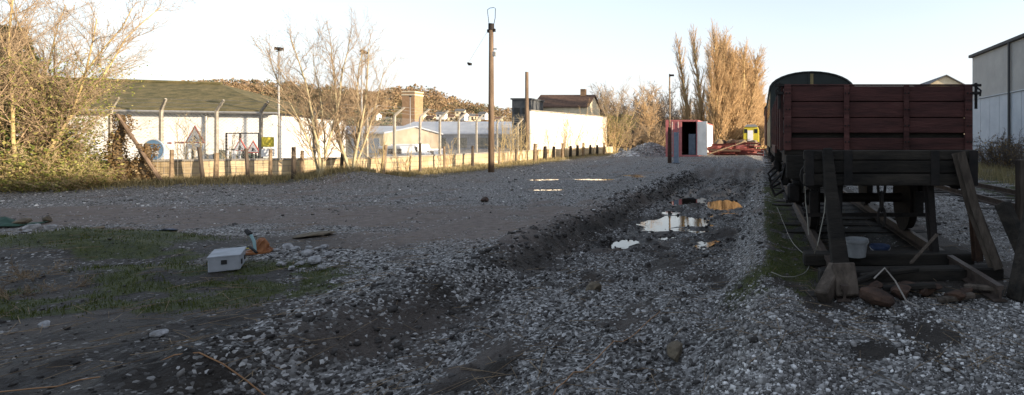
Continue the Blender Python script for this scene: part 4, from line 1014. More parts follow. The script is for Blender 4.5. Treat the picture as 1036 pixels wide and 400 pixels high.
# ------------------------------------------------------------------ buildings
def gable_house(name, label, cx_, cy_, rz, L, W, ze, zr, zb, mw, mr, windows=2, group=None, chim=False, over=.25, cat='house'):
    """box with a pitched roof, ridge along local x"""
    t = thing(name, label, cat, (cx_, cy_, zb), group); Rm = Matrix.Rotation(rz, 3, 'Z')
    def P(x, y, z): v = Rm @ Vector((x, y, 0)); return (cx_ + v.x, cy_ + v.y, z)
    m = MB(); hl, hw = L / 2, W / 2
    m.prism([P(-hl, -hw, zb - .3), P(-hl, hw, zb - .3), P(-hl, hw, ze), P(-hl, 0, zr), P(-hl, -hw, ze)], Rm @ Vector((L, 0, 0))); wl = m.build('wall', M[mw], t)
    sl_ = (zr - ze) / hw; o = over
    for s_ in (-1, 1):
        m = MB(); m.prism([P(-hl - o, s_ * (hw + o), ze - sl_ * o + .02), P(-hl - o, 0, zr + .02), P(-hl - o, 0, zr + .14), P(-hl - o, s_ * (hw + o), ze - sl_ * o + .14)], Rm @ Vector((L + 2 * o, 0, 0))); rf = m.build('roof', M[mr], t)
    for k in range(windows):
        x = -hl + L * (k + .5) / windows
        m = MB(); a = P(x, -hw - .03, (zb + ze) / 2 + .2); m.box(a, (min(1.2, L / windows * .45), .08, (ze - zb) * .35), rz); m.build('window', M['glass_dark'], t)
    if chim:
        m = MB(); m.box(P(hl * .6, 0, zr + .4), (.7, .7, 1.2), rz); m.build('chimney', M['tan_brick'], rf)
    return t
# long white building with mossy roof
Br = Vector((-23.7, 25.0, 0)); Bd = Vector((-.934, -.357, 0)); Bn = Vector((-.357, .934, 0)); BL = 17.0
wb = thing('white_building', 'long white building with a mossy sheet roof behind the security fence', 'building', Br)
e0, ze, zr = Br, 2.92, 4.42
Bl = Br + Bd * BL
m = MB(); a = [Br, Bl, Bl + Bn * 9, Br + Bn * 9]; m.prism([(p.x, p.y, -.1) for p in a], (0, 0, ze + .1)); m.build('wall', M['white_render'], wb)
ov = .35
c0 = Br - Bd * ov - Bn * ov; c1 = Bl + Bd * ov - Bn * ov; c2 = Bl + Bd * ov + Bn * (9 + ov); c3 = Br - Bd * ov + Bn * (9 + ov); r0 = Br + Bd * 4.0 + Bn * 4.5; r1 = Bl + Bd * ov + Bn * 4.5
def slope(p, q, r_, s_, label=None):
    m = MB(); up_ = Vector((0, 0, .09)); vs = [p, q] + ([r_, s_] if s_ is not None else [r_]); n = len(vs)
    m.add([v for v in vs] + [v + up_ for v in vs], [tuple(range(n))[::-1], tuple(range(n, 2 * n))] + [(i, (i + 1) % n, n + (i + 1) % n, n + i) for i in range(n)]); return m.build('roof_slope', M['mossy_roof'], wb)
def Zv(p, z): return Vector((p.x, p.y, z))
slope(Zv(c0, ze - .1), Zv(c1, ze - .1), Zv(r1, zr), Zv(r0, zr)); slope(Zv(c0, ze - .1), Zv(r0, zr), Zv(c3, ze - .1), None); slope(Zv(c3, ze - .1), Zv(r0, zr), Zv(r1, zr), Zv(c2, ze - .1))
m = MB(); m.tube([Zv(r0, zr + .11), Zv(r1, zr + .11)], .10, 8); m.build('ridge_cap', M['mossy_roof'], wb)
m = MB(); m.tube([Zv(c0, ze - .12), Zv(c1, ze - .12)], .06, 8); m.build('gutter', M['galvanised'], wb)
for d_ in (2.4, 7.0, 12.5):
    p = Br + Bd * d_ - Bn * .06; m = MB(); m.tube([Zv(p, 0), Zv(p, ze - .15)], .045, 8); m.build('drainpipe', M['galvanised'], wb)
for d_ in (9.6,):
    p = Br + Bd * d_ - Bn * .03; m = MB(); m.box((p.x, p.y, 1.1), (1.1, .06, 2.1), math.atan2(Bd.y, Bd.x)); m.build('door', M['sign_white'], wb)

def shed(name, label, pxa, pxb, Y, pye, pyr, depth, mw, mr, panels=0, zb=-.2, mp='dark_green'):
    a, b = A(pxa, pye, Y), A(pxb, pye, Y); zr_ = A(pxa, pyr, Y + depth * .5).z
    t = thing(name, label, 'shed', ((a.x + b.x) / 2, Y, zb))
    m = MB(); m.prism([(a.x, Y, zb), (a.x, Y + depth, zb), (a.x, Y + depth, a.z), (a.x, Y + depth / 2, zr_), (a.x, Y, a.z)], (b.x - a.x, 0, 0)); m.build('wall', M[mw], t)
    for s_ in (0, 1):
        y0_ = Y - .3 if s_ == 0 else Y + depth + .3
        m = MB(); m.prism([(a.x - .3, y0_, a.z - .05), (a.x - .3, Y + depth / 2, zr_ + .02), (a.x - .3, Y + depth / 2, zr_ + .15), (a.x - .3, y0_, a.z + .1)], (b.x - a.x + .6, 0, 0)); m.build('roof', M[mr], t)
    for k in range(panels):
        w_ = (b.x - a.x) / panels; m = MB(); m.box((a.x + w_ * (k + .5), Y - .04, (zb + a.z) / 2 - .05), (w_ * .6, .08, (a.z - zb) * .62)); m.build('door_panel', M[mp], t)
    return t
shed('long_shed', 'long pale roofed industrial shed with blue grey walls beyond the fence', 392, 540, 85, 136, 124, 14, 'shed_blue', 'pale_roof', 7)
shed('cream_shed', 'cream fronted shed with white roof seen between the bare trees', 283, 388, 52, 135, 129, 9, 'shed_cream', 'pale_roof', 6, mp='shed_blue')
for k, (pa, pb) in enumerate(((289, 299), (300, 308))):
    a, b = A(pa, 140, 33), A(pb, 140, 33); t = thing('steel_skip', ('wider' if k == 0 else 'narrower') + ' dark green steel container in the yard behind the fence', 'container', ((a.x + b.x) / 2, 33, 0))
    m = MB(); m.box(((a.x + b.x) / 2, 34, a.z / 2), (b.x - a.x, 2, a.z)); m.build('body', M['dark_green'], t, bevel=.02)
    m = MB()
    for j in range(4): m.box((a.x + (b.x - a.x) * (j + .5) / 4, 32.97, a.z / 2), (.06, .06, a.z - .2))
    m.build('rib', M['dark_green'], t)
def small_van(px, pyt, Y, label, Lw=3.6, hh_=1.9, mt='sign_white'):
    q = A(px, pyt, Y); zt = q.z; z0_ = zt - hh_; x = q.x
    t = thing('parked_van', label, 'van', (x, Y, z0_))
    m = MB(); pr = [(-Lw / 2, .35), (Lw / 2, .35), (Lw / 2, hh_ * .55), (Lw * .36, hh_ * .62), (Lw * .26, hh_), (-Lw / 2, hh_)]
    m.prism([(x + a, Y, z0_ + b) for a, b in pr], (0, 1.7, 0)); bd = m.build('body', M[mt], t, bevel=.05)
    for a, b in ((-.33, .25), (-.02, .25), (.235, .14)):
        m = MB(); m.box((x + a * Lw, Y - .01, z0_ + hh_ * .75), (b * Lw, .04, hh_ * .25)); m.build('window', M['glass_dark'], bd)
    for a in (-.3, .3):
        for y_ in (Y + .05, Y + 1.6): m = MB(); m.tube([(x + a * Lw, y_ - .1, z0_ + .33), (x + a * Lw, y_ + .1, z0_ + .33)], .33, 14); m.build('wheel', M['black_paint'], t)
small_van(412, 146, 44, 'white van parked behind the low wall left of the fence posts', 1.9 + 1.0, 1.75)
small_van(431, 151, 45, 'low white car parked beside the white van', 2.2, 1.35)
small_van(397, 148, 42, 'pale blue grey van parked behind the leaning fence post', 2.4, 1.7, 'pale_roof')
# tower, dark block, house behind the white wall
q = A(417.5, 94, 120); t = thing('brick_tower', 'tan square brick tower in front of the wooded hill', 'tower', (q.x, 120, 0))
m = MB(); m.box((q.x, 120, q.z / 2), (2.9, 2.9, q.z)); m.build('shaft', M['tan_brick'], t)
m = MB(); m.box((q.x, 120, q.z - .6), (3.1, 3.1, .3)); m.box((q.x, 120, q.z + .1), (3.1, 3.1, .25)); m.build('cornice', M['cream_wall'], t)
a, b = A(518, 101, 70), A(537, 101, 70); t = thing('flat_block', 'dark grey flat roofed block behind the bare timber pole', 'building', ((a.x + b.x) / 2, 70, 0))
m = MB(); m.box(((a.x + b.x) / 2, 72, a.z / 2), (b.x - a.x, 4, a.z)); m.build('wall', M['dark_block'], t)
m = MB(); m.box(((a.x + b.x) / 2, 72, a.z + .1), (b.x - a.x + .3, 4.3, .2)); m.build('parapet', M['dark_block'], t)
for k in range(2):
    m = MB(); m.box((a.x + .7 + k * 1.1, 69.97, a.z - 1.5), (.7, .08, .8)); m.build('window', M['glass_dark'], t)
a, b = A(540, 108, 76), A(594, 108, 76)
gable_house('brick_house', 'house with a brown tiled roof rising above the tall white wall', (a.x + b.x) / 2, 79, 0, b.x - a.x, 6, a.z, A(540, 97, 79).z, 0, 'cream_wall', 'brown_tiles', 3, None, True)
# tall white boarded wall
Wa, Wb = on(536, 1.2), on(627, 1.2)
ww = thing('white_wall', 'tall sunlit white boarded wall beyond the yard', 'wall', Wa)
L = (Wb - Wa).length; dW = (Wb - Wa).normalized(); nW = Vector((dW.y, -dW.x, 0)); nb_ = 14; az = math.atan2(dW.y, dW.x)
for k in range(nb_):
    c = Wa + dW * (L * (k + .5) / nb_); zt = 3.55 + .35 * (k / nb_); m = MB(); m.box((c.x + nW.x * .012 * (k % 2), c.y, zt / 2 - .05), (L / nb_ - .03, .10, zt + .1), az); m.build('panel', M['white_boards'], ww)
m = MB(); m.bar(Vector((Wa.x, Wa.y, 3.6)), Vector((Wb.x, Wb.y, 3.95)), .2, .06); m.build('capping', M['concrete'], ww)
# warehouse on the right, parallel to the tracks; the unseen gabled block nearer is added to shade the yard
KX, KY1, KZ = 13.5, 33.0, 6.86
wh = thing('warehouse', 'large grey clad warehouse beside the second track', 'warehouse', (KX, KY1, 0))
m = MB(); m.box((KX + 10.1, (KY1 + 16) / 2, KZ / 2 - .05), (20, KY1 - 16, KZ - .1)); m.build('core_wall', M['clad_upper'], wh)
y = KY1; k = 0
while y > 16.2:
    w_ = min(1.25, y - 16)
    m = MB(); m.box((KX + .04 + .004 * (k % 2), y - w_ / 2, 4.06 / 2), (.08, w_ - .03, 4.04)); m.build('lower_panel', M['clad_lower'], wh); y -= 1.25; k += 1
for k in range(8):
    w_ = (KY1 - 16) / 8; m = MB(); m.box((KX + .05, KY1 - w_ * (k + .5), (4.12 + KZ - .1) / 2), (.07, w_ - .012, KZ - .1 - 4.12)); m.build('upper_panel', M['clad_upper'], wh)
m = MB(); m.box((KX + .0, (KY1 + 16) / 2, 4.09), (.16, KY1 - 16, .05)); m.build('drip_rail', M['clad_lower'], wh)
m = MB(); m.box((KX - .02, (KY1 + 16) / 2, KZ + .0), (.30, KY1 - 16 + .3, .16)); m.box((KX + 10, KY1 + .1, KZ), (20.3, .25, .16)); m.build('eaves_trim', M['clad_trim'], wh)
m = MB(); m.tube([(KX - .10, 27.9, 0), (KX - .10, 27.9, KZ)], .07, 10); m.build('downpipe', M['clad_trim'], wh)
w2 = thing('shadow_block', 'unseen higher gabled block added to lengthen the warehouse shadow over the yard', 'building', (KX, 0, 0))
pr = [(16, 0), (16, 7.0), (8.6, 8.95), (3.0, 10.4), (-10, 10.4), (-26, 7.0), (-26, 0)]  # roofline shaped so that its shadow ends at the boundary wall
m = MB(); m.prism([(KX + .05, a, b) for a, b in pr], (20, 0, 0)); m.build('wall', M['clad_upper'], w2)
m = MB()
for (ya, za), (yb, zb_) in zip(pr[1:-2], pr[2:-1]): m.bar((KX + 10, ya, za + .05), (KX + 10, yb, zb_ + .05), 20.6, .12)
m.build('roof', M['slate'], w2)
# gabled building far right behind the wagon
q = A(957, 77, 62); e = A(980, 89, 62)
gable_house('gabled_shed', 'pale gabled shed rising over the right end of the red wagon', q.x, 70, R(90), 16, (e.x - q.x) * 2, e.z, q.z, 0, 'cream_wall', 'slate', 0, cat='shed')
# houses on the hill
rh = random.Random(5)
for k, (p, pr_) in enumerate(((447, 116), (455, 119), (466, 113), (470, 117), (476, 118), (483, 118), (489, 116), (436, 120), (428, 117), (380, 117), (392, 121), (505, 121))):
    fr = .70 + .02 * (k % 3); Yh = YR * fr; q = A(p, pr_, Yh)
    gable_house('hill_house', 'small pale house among the trees on the far hill', q.x, Yh, rh.uniform(-.5, .5), rh.uniform(2.4, 3.6), 2.2, q.z + .2, q.z + 1.0, q.z - 1.8, 'cream_wall' if k % 3 else 'white_render', 'brown_tiles' if k % 2 else 'slate', 2, 'houses on the far hill')

# ------------------------------------------------------------------ road signs stored behind the fence
def disc_sign(px, py, Y, r, label):
    q = A(px, py, Y); t = thing('round_sign', label, 'road sign', (q.x, Y, q.z - r)); n = 24
    def ring(rr, y): return [(q.x + rr * math.cos(2 * math.pi * k / n), y, q.z + rr * math.sin(2 * math.pi * k / n)) for k in range(n)]
    m = MB(); m.prism(ring(r, Y), (0, .02, 0)); m.build('plate', M['sign_blue'], t)
    m = MB(); a = ring(r, Y - .004); b = ring(r * .92, Y - .004); m.add(a + b, [(k, (k + 1) % n, n + (k + 1) % n, n + k) for k in range(n)]); m.build('rim', M['sign_white'], t)
    d = Vector((.72, 0, -.5)).normalized(); u = Vector((d.z, 0, -d.x)) * -1; c = Vector((q.x, Y - .006, q.z))
    poly = [c - d * r * .6 + u * r * .13, c + d * r * .1 + u * r * .13, c + d * r * .1 + u * r * .36, c + d * r * .68, c + d * r * .1 - u * r * .36, c + d * r * .1 - u * r * .13, c - d * r * .6 - u * r * .13]
    m = MB(); m.add(poly, [tuple(range(7))]); m.build('arrow', M['sign_white'], t)
    m = MB(); m.bar((q.x, Y + .06, -.05), (q.x, Y + .06, q.z), .06, .06); m.build('stand', M['galvanised'], t)
def tri_sign(px, pyt, pyb, Y, label, plate=True):
    a = A(px, pyt, Y); hh_ = a.z - A(px, pyb, Y).z; c = Vector((a.x, Y, a.z - hh_ * .667)); w_ = hh_ * .577
    t = thing('triangle_sign', label, 'road sign', (a.x, Y, a.z - hh_)); 
    def tri(s_, y): return [(c.x, y, c.z + hh_ * .667 * s_), (c.x + w_ * s_, y, c.z - hh_ * .333 * s_), (c.x - w_ * s_, y, c.z - hh_ * .333 * s_)]
    m = MB(); m.prism(tri(1, Y), (0, .02, 0)); m.build('border', M['sign_red'], t)
    m = MB(); m.add(tri(.76, Y - .004), [(0, 1, 2)]); m.build('face', M['sign_white'], t)
    m = MB(); k = hh_   # digging figure with shovel and heap
    m.tube([(c.x + .02 * k, Y - .008, c.z + .10 * k), (c.x + .02 * k, Y - .008, c.z + .101 * k)], .05 * k, 10)
    m.box((c.x, Y - .008, c.z - .0 * k), (.08 * k, .004, .16 * k)); m.bar((c.x, Y - .008, c.z - .05 * k), (c.x - .07 * k, Y - .008, c.z - .2 * k), .05 * k, .004, (0, 1, 0)); m.bar((c.x, Y - .008, c.z - .05 * k), (c.x + .05 * k, Y - .008, c.z - .2 * k), .05 * k, .004, (0, 1, 0)); m.bar((c.x + .02 * k, Y - .008, c.z + .05 * k), (c.x + .16 * k, Y - .008, c.z - .12 * k), .03 * k, .004, (0, 1, 0)); m.add([(c.x + .1 * k, Y - .008, c.z - .2 * k), (c.x + .26 * k, Y - .008, c.z - .2 * k), (c.x + .18 * k, Y - .008, c.z - .12 * k)], [(0, 1, 2)])
    m.build('roadworks_symbol', M['black_paint'], t)
    if plate:
        m = MB(); m.box((c.x, Y + .01, c.z - hh_ * .5), (w_ * 1.7, .03, hh_ * .28)); m.build('lower_plate', M['sign_white'], t)
        m = MB(); m.box((c.x - w_ * 1.5, Y + .01, c.z - hh_ * .30), (w_ * .9, .03, hh_ * .10)); m.box((c.x - w_ * 2.5, Y + .012, c.z - hh_ * .33), (w_ * .35, .03, hh_ * .10)); m.build('red_board', M['sign_red'], t)
    m = MB(); m.bar((c.x - w_ * .5, Y + .04, -.05), (c.x - w_ * .2, Y + .04, c.z), .04, .04, (0, 1, 0)); m.bar((c.x + w_ * .5, Y + .04, -.05), (c.x + w_ * .2, Y + .04, c.z), .04, .04, (0, 1, 0)); m.build('stand', M['black_iron'], t)
disc_sign(155, 152, on(155, .6).y, .37, 'round blue road sign with a white arrow behind the fence')
tri_sign(197, 127, 145, 20.5, 'red bordered triangular roadworks sign against the white building')
tri_sign(243, 140, 153, 22.5, 'smaller triangular sign leaning left of the yellow panel', False)
tri_sign(256, 142, 155, 22.7, 'triangular sign nearest the yellow panel behind the fence', False)
q = A(270, 138, 20.8); t = thing('yellow_panel', 'bright yellow panel hung on the security fence', 'sign', (q.x, 20.8, 0))
a = on(271, .8); e = A(271, 138.5, a.y); tq = (on(275, .8) - on(267, .8)).normalized(); an = math.atan2(tq.y, tq.x)
m = MB(); m.box((a.x, a.y, e.z - .19), (.34, .03, .36), an); m.build('panel', M['yellow'], t, bevel=.01)
m = MB(); m.box((a.x, a.y, e.z - .58), (.36, .025, .28), an); m.build('lower_plate', M['sign_white'], t)
for k, p in enumerate((233, 240)):
    q = A(p, 152, 21.5); t = thing('barrier_board', 'white square board frame ' + ('left' if k == 0 else 'right') + ' of the pair below the small triangular sign', 'barrier', (q.x, 21.5, q.z - .2))
    m = MB()
    for s_ in (-1, 1): m.box((q.x + s_ * .10, 21.5, q.z - .2), (.05, .04, .5)); m.box((q.x, 21.5, q.z - .2 + s_ * .22), (.25, .04, .06))
    m.box((q.x, 21.5, q.z - .2), (.25, .035, .05)); m.build('frame', M['sign_white'], t)
    m = MB()
    for s_ in (-1, 1): m.box((q.x + s_ * .1, 21.5, (q.z - .45) / 2), (.04, .04, q.z - .45))
    m.build('leg', M['galvanised'], t)
t = thing('pipe_rack', 'dark pipe rack standing before the white building', 'rack', A(245, 160, 23.5))
m = MB(); a, b = A(229, 135, 23.5), A(262, 135, 23.5)
m.bar(a, b, .05, .05); 
for f_ in (0, .42, 1): p = a.lerp(b, f_); m.bar((p.x, p.y, 0), p, .05, .05)
m.build('frame', M['black_iron'], t)
for k, (p, r_) in enumerate(((225, .55), (247, .5), (254, .42))):
    q = A(p, 157, 23.8); lump('covered_load', ('larger', 'middle', 'smaller')[k] + ' dark sheeted load beneath the pipe rack', 'load', (q.x, 23.8, .3), r_, 'dark_green', 300 + k, (1.3, .8, .9))

# ------------------------------------------------------------------ things lying in the yard
q = G(230, 276); t = thing('grey_box', 'grey metal box lying on the ground beside the orange cone', 'box', (q.x, q.y, h0(q.x, q.y)))
zb = h0(q.x, q.y); rz = R(38); Mz = Matrix.Rotation(rz, 3, 'Z') @ Matrix.Rotation(R(4), 3, 'X')
m = MB(); m.box((q.x, q.y, zb + .09), (.25, .37, .16), M=Mz); m.build('body', M['box_grey'], t, bevel=.008)
c = Vector((q.x, q.y, zb + .175)); m = MB(); m.box(c, (.265, .385, .02), M=Mz); m.build('lid', M['box_grey'], t, bevel=.004)
c = Vector((q.x, q.y, zb + .095)) + Mz @ Vector((0, -.188, .02)); m = MB(); m.box(c, (.045, .012, .045), M=Mz); m.build('knockout', M['black_paint'], t)
c = Vector((q.x, q.y, zb + .085)) + Mz @ Vector((.128, 0, .0)); m = MB(); m.box(c + Mz @ Vector((0, .1, 0)), (.01, .04, .05), M=Mz); m.box(c + Mz @ Vector((0, -.1, 0)), (.01, .04, .05), M=Mz); m.build('latch', M['black_iron'], t)
q = G(263, 262); z0_ = h0(q.x, q.y)
t = thing('traffic_cone', 'crushed orange traffic cone lying between the grey box and the rubble', 'traffic cone', (q.x, q.y, z0_))
m = MB(); n = 16; rq = random.Random(8)
for j, (r_, z) in enumerate(((.13, .0), (.12, .03), (.10, .07), (.075, .12), (.055, .16), (.03, .18))):
    for k in range(n):
        an = 2 * math.pi * k / n; rr = r_ * (1 + rq.uniform(-.22, .22)); m.v.append((q.x + rr * math.cos(an) + .12 * z, q.y + rr * math.sin(an) * .8, z0_ + z + rq.uniform(-.015, .015)))
m.f += [(j * n + k, j * n + (k + 1) % n, (j + 1) * n + (k + 1) % n, (j + 1) * n + k) for j in range(5) for k in range(n)]; m.f.append(tuple(5 * n + k for k in range(n)))
m.build('cone', M['cone_orange'], t)
m = MB(); m.box((q.x - .02, q.y, z0_ + .02), (.27, .24, .025), .5); m.build('foot', M['cone_orange'], t)
m = MB(); m.box((q.x - .07, q.y - .11, z0_ + .10), (.06, .02, .035), .3); m.build('reflector', M['yellow'], t)
def P3(px, py, z): p = G(px, py); zz = h0(p.x, p.y) + z; return G(px, py, zz)
m = MB(); a = P3(226, 256, .03); pts = [P3(222, 259, .03), P3(232, 252, .05), P3(243, 249, .13), P3(253, 250, .20), P3(260, 256, .15)]; m.tube(pts, .014, 6); tag(m.build('black_hose', M['hose_black'], smooth=True), 'black hose arching from the grey box to the orange cone', 'hose')
m = MB(); p = P3(258, 255, .1); m.tube([p, p + Vector((-.04, .03, .12)), p + Vector((-.10, .05, .2))], [.016, .016, .016], 6); o = m.build('pipe_stub', M['hose_cyan']); tag(o, 'pale turquoise pipe stub sticking up behind the orange cone', 'pipe')
m = MB(); e = p + Vector((-.11, .05, .21)); m.tube([e, e + Vector((-.05, .0, .05))], [.03, .024], 7); m.build('pipe_end', M['hose_black'], o)
rr_ = random.Random(31)
for k, (px, py, s_) in enumerate(((291, 254, .11), (299, 258, .09), (310, 262, .10), (318, 266, .12), (328, 252, .09), (284, 268, .08), (303, 267, .07), (321, 258, .07), (275, 264, .07), (333, 262, .08), (295, 271, .06), (312, 255, .06), (280, 258, .06), (325, 270, .07))):
    q = G(px, py + 3); lump('rubble_chunk', 'pale broken concrete chunk in the rubble patch right of the orange cone', 'rubble', (q.x, q.y, h0(q.x, q.y)), s_ * .75, 'rock', 400 + k, (1, .8, .65), 'rubble beside the orange cone')
q = G(86, 238); lump('brown_rock', 'flat brown stone slab on the gravel near the mossy hump', 'stone', (q.x, q.y, h0(q.x, q.y)), .17, 'rock_brown', 91, (1.3, .8, .45))
q = G(82, 244); lump('pale_slab', 'pale flat stone lying just before the brown slab', 'stone', (q.x, q.y, h0(q.x, q.y)), .12, 'rock', 92, (1.6, .7, .25))
q = G(160, 240); lump('dark_slab', 'blue black flat slab lying on the yard gravel', 'slab', (q.x, q.y, h0(q.x, q.y)), .22, 'slate_blue', 93, (1.5, .7, .18))
q = G(22, 229); lump('brown_rock', 'brown lump beside the green sheeting at the left edge', 'stone', (q.x, q.y, h0(q.x, q.y)), .13, 'rock_brown', 94, (1, .8, .7))
q = G(48, 226); lump('dark_rock', 'dark stone standing behind the pale stones on the left', 'stone', (q.x, q.y, h0(q.x, q.y)), .09, 'rock_brown', 95, (.9, .8, .9))
for k, (px, py, s_) in enumerate(((33, 233, .10), (38, 231, .07), (52, 233, .08), (28, 236, .06))):
    q = G(px, py); lump('pale_stone', 'pale stone beside the brown lump near the green sheeting', 'stone', (q.x, q.y, h0(q.x, q.y)), s_, 'rock', 96 + k, (1.1, .8, .6), 'pale stones by the green sheeting')
for k, (px, py, s_, lb) in enumerate(((45, 330, .05, 'round white stone on the dark moss at the lower left corner'), (162, 342, .05, 'white stone at the bottom of the mossy ground'), (490, 204, .12, 'small dark red lump on the far yard gravel'), (318, 240, .22, 'dark patch of broken tarmac beyond the rubble'), (600, 280, .12, 'dark clod standing in the rutted foreground gravel'), (683, 336, .10, 'dark clod near the ballast edge at the front'))):
    q = G(px, py); lump('lone_stone', lb, 'stone', (q.x, q.y, h0(q.x, q.y)), s_, ('rock', 'rock', 'rust', 'rock_brown', 'rock_brown', 'rock_brown')[k], 120 + k, (1.3, .8, .65 if k != 3 else .2))
m = MB(); q = G(6, 229); zz = h0(q.x, q.y); n = 9
for j in range(n):
    for k in range(6):
        x = q.x - .9 + 1.3 * j / (n - 1); y = q.y - .25 + .5 * k / 5; m.v.append((x, y, h0(x, y) + .02 + .16 * max(0, math.sin(j * 1.1 + k * .9)) * (1 - abs(k - 2.5) / 3)))
m.f += [(j * 6 + k, j * 6 + k + 1, (j + 1) * 6 + k + 1, (j + 1) * 6 + k) for j in range(n - 1) for k in range(5)]
o = m.build('green_sheeting', M['tarp_green'], smooth=True); sm_ = o.modifiers.new('thick', 'SOLIDIFY'); sm_.thickness = .006; tag(o, 'crumpled green sheeting lying at the left edge of the yard', 'sheeting')
# ------------------------------------------------------------------ trees
def seg_mesh(name, segs, n, material):
    S = np.array([(*a, *b, ra, rb) for a, b, ra, rb in segs]); p0, p1 = S[:, 0:3], S[:, 3:6]; k = len(S)
    d = p1 - p0; d /= np.linalg.norm(d, axis=1)[:, None] + 1e-9
    ref = np.where(np.abs(d[:, 2:3]) > .9, np.array([[1., 0, 0]]), np.array([[0, 0, 1.]]))
    u = np.cross(d, ref); u /= np.linalg.norm(u, axis=1)[:, None]; v = np.cross(d, u)
    an = np.arange(n) * 2 * np.pi / n
    ring = np.cos(an)[None, :, None] * u[:, None, :] + np.sin(an)[None, :, None] * v[:, None, :]
    Vv = np.concatenate([p0[:, None, :] + ring * S[:, 6][:, None, None], p1[:, None, :] + ring * S[:, 7][:, None, None]], 1).reshape(-1, 3)
    b = (np.arange(k) * 2 * n)[:, None]; i = np.arange(n); j = (i + 1) % n
    Fq = np.stack([b + i, b + j, b + n + j, b + n + i], 2).reshape(-1, 4)
    return np_mesh(name, Vv, Fq, material, n > 4)
def twig_mesh(name, segs, tips, material):
    """three sided twigs; the last order runs out to a point"""
    allv, f4, f3, off = [], [], [], 0
    for ss, tip in ((segs, False), (tips, True)):
        if not ss: continue
        S = np.array([(*a, *b, ra, rb) for a, b, ra, rb in ss]); p0, p1 = S[:, 0:3], S[:, 3:6]; k = len(S)
        d = p1 - p0; d /= np.linalg.norm(d, axis=1)[:, None] + 1e-9
        ref = np.where(np.abs(d[:, 2:3]) > .9, np.array([[1., 0, 0]]), np.array([[0, 0, 1.]])); u = np.cross(d, ref); u /= np.linalg.norm(u, axis=1)[:, None]; v = np.cross(d, u)
        an = np.arange(3) * 2 * np.pi / 3; ring = np.cos(an)[None, :, None] * u[:, None, :] + np.sin(an)[None, :, None] * v[:, None, :]
        A0 = p0[:, None, :] + ring * S[:, 6][:, None, None]; i = np.arange(3); j = (i + 1) % 3
        if tip:
            allv.append(np.concatenate([A0, p1[:, None, :]], 1).reshape(-1, 3)); b = (off + np.arange(k) * 4)[:, None]
            f3.append(np.stack([b + i, b + j, b + 3 + 0 * i], 2).reshape(-1, 3)); off += 4 * k
        else:
            allv.append(np.concatenate([A0, p1[:, None, :] + ring * S[:, 7][:, None, None]], 1).reshape(-1, 3)); b = (off + np.arange(k) * 6)[:, None]
            f4.append(np.stack([b + i, b + j, b + 3 + j, b + 3 + i], 2).reshape(-1, 4)); off += 6 * k
    return np_mesh(name, np.concatenate(allv), ([np.concatenate(f4)] if f4 else []) + ([np.concatenate(f3)] if f3 else []), material)
def rvec(q):
    return (q.gauss(0, 1), q.gauss(0, 1), q.gauss(0, 1))
def norm3(v):
    l = math.sqrt(v[0] ** 2 + v[1] ** 2 + v[2] ** 2) + 1e-9; return (v[0] / l, v[1] / l, v[2] / l)
def branch(q, p, d, L, r, lev, S, out):
    k = S['seg'][lev]; sl_ = L / k; wig = S['wig'][lev]; trop = S['trop'][lev]
    for i in range(k):
        g = rvec(q); d = norm3((d[0] + g[0] * wig, d[1] + g[1] * wig, d[2] + g[2] * wig + trop))
        e = (p[0] + d[0] * sl_, p[1] + d[1] * sl_, p[2] + d[2] * sl_)
        ra = r * (1 - .75 * i / k); rb = r * (1 - .75 * (i + 1) / k); mn = S['rmin']
        out[lev].append((p, e, max(ra, mn), max(rb, mn)))
        if lev < S['levels'] - 1 and (i + 1) / k > S['start'][lev]:
            c = S['kids'][lev]; c = int(c) + (q.random() < c - int(c))
            for _ in range(c):
                a = S['ang'][lev] * q.uniform(.6, 1.35); g = rvec(q); dt = g[0] * d[0] + g[1] * d[1] + g[2] * d[2]; o = norm3((g[0] - dt * d[0], g[1] - dt * d[1], g[2] - dt * d[2]))
                cd = norm3((d[0] * math.cos(a) + o[0] * math.sin(a), d[1] * math.cos(a) + o[1] * math.sin(a), d[2] * math.cos(a) + o[2] * math.sin(a)))
                t_ = q.uniform(0, 1); b = (p[0] + (e[0] - p[0]) * t_, p[1] + (e[1] - p[1]) * t_, p[2] + (e[2] - p[2]) * t_)
                cl = L * S['ratio'][lev] * q.uniform(.6, 1.15) * (1 - S['taper'][lev] * i / k)
                branch(q, b, cd, cl, max(rb * .62, mn), lev + 1, S, out)
        p = e
def leaf_cloud(name, cen, size, tint, material):
    n = len(cen); u = rg.normal(size=(n, 3)); u /= np.linalg.norm(u, axis=1)[:, None]; v = rg.normal(size=(n, 3)); v -= (v * u).sum(1)[:, None] * u; v /= np.linalg.norm(v, axis=1)[:, None]
    s_ = size[:, None]; Vv = np.stack([cen - u * s_, cen + v * s_ * .55, cen + u * s_, cen - v * s_ * .55], 1).reshape(-1, 3)
    me = np_mesh(name, Vv, np.arange(n * 4).reshape(-1, 4), material); attr(me, 'tint', np.repeat(tint, 4)); return me
PROTO = {}
def bare_tree(name, label, base, stems, S, seed, mtr, mtw, group=None, leaves=None, cat='tree', proto=None, size=1.0, wide=1.0):
    if proto and proto in PROTO:                                     # another of its kind: same meshes, own size and turn
        t = thing(name, label, cat, base, group); k0 = size / PROTO[proto][0]
        t.scale = (k0 * wide, k0 * wide, k0); t.rotation_euler = (0, 0, random.Random(seed).uniform(0, 6.28))
        for nm, me in PROTO[proto][1]: link(nm, me, t)
        return t, None
    t, out = bare_tree_new(name, label, base, stems, S, seed, mtr, mtw, group, leaves, cat)
    if proto: PROTO[proto] = (size, [(c.name.split('.')[0], c.data) for c in t.children])
    return t, out
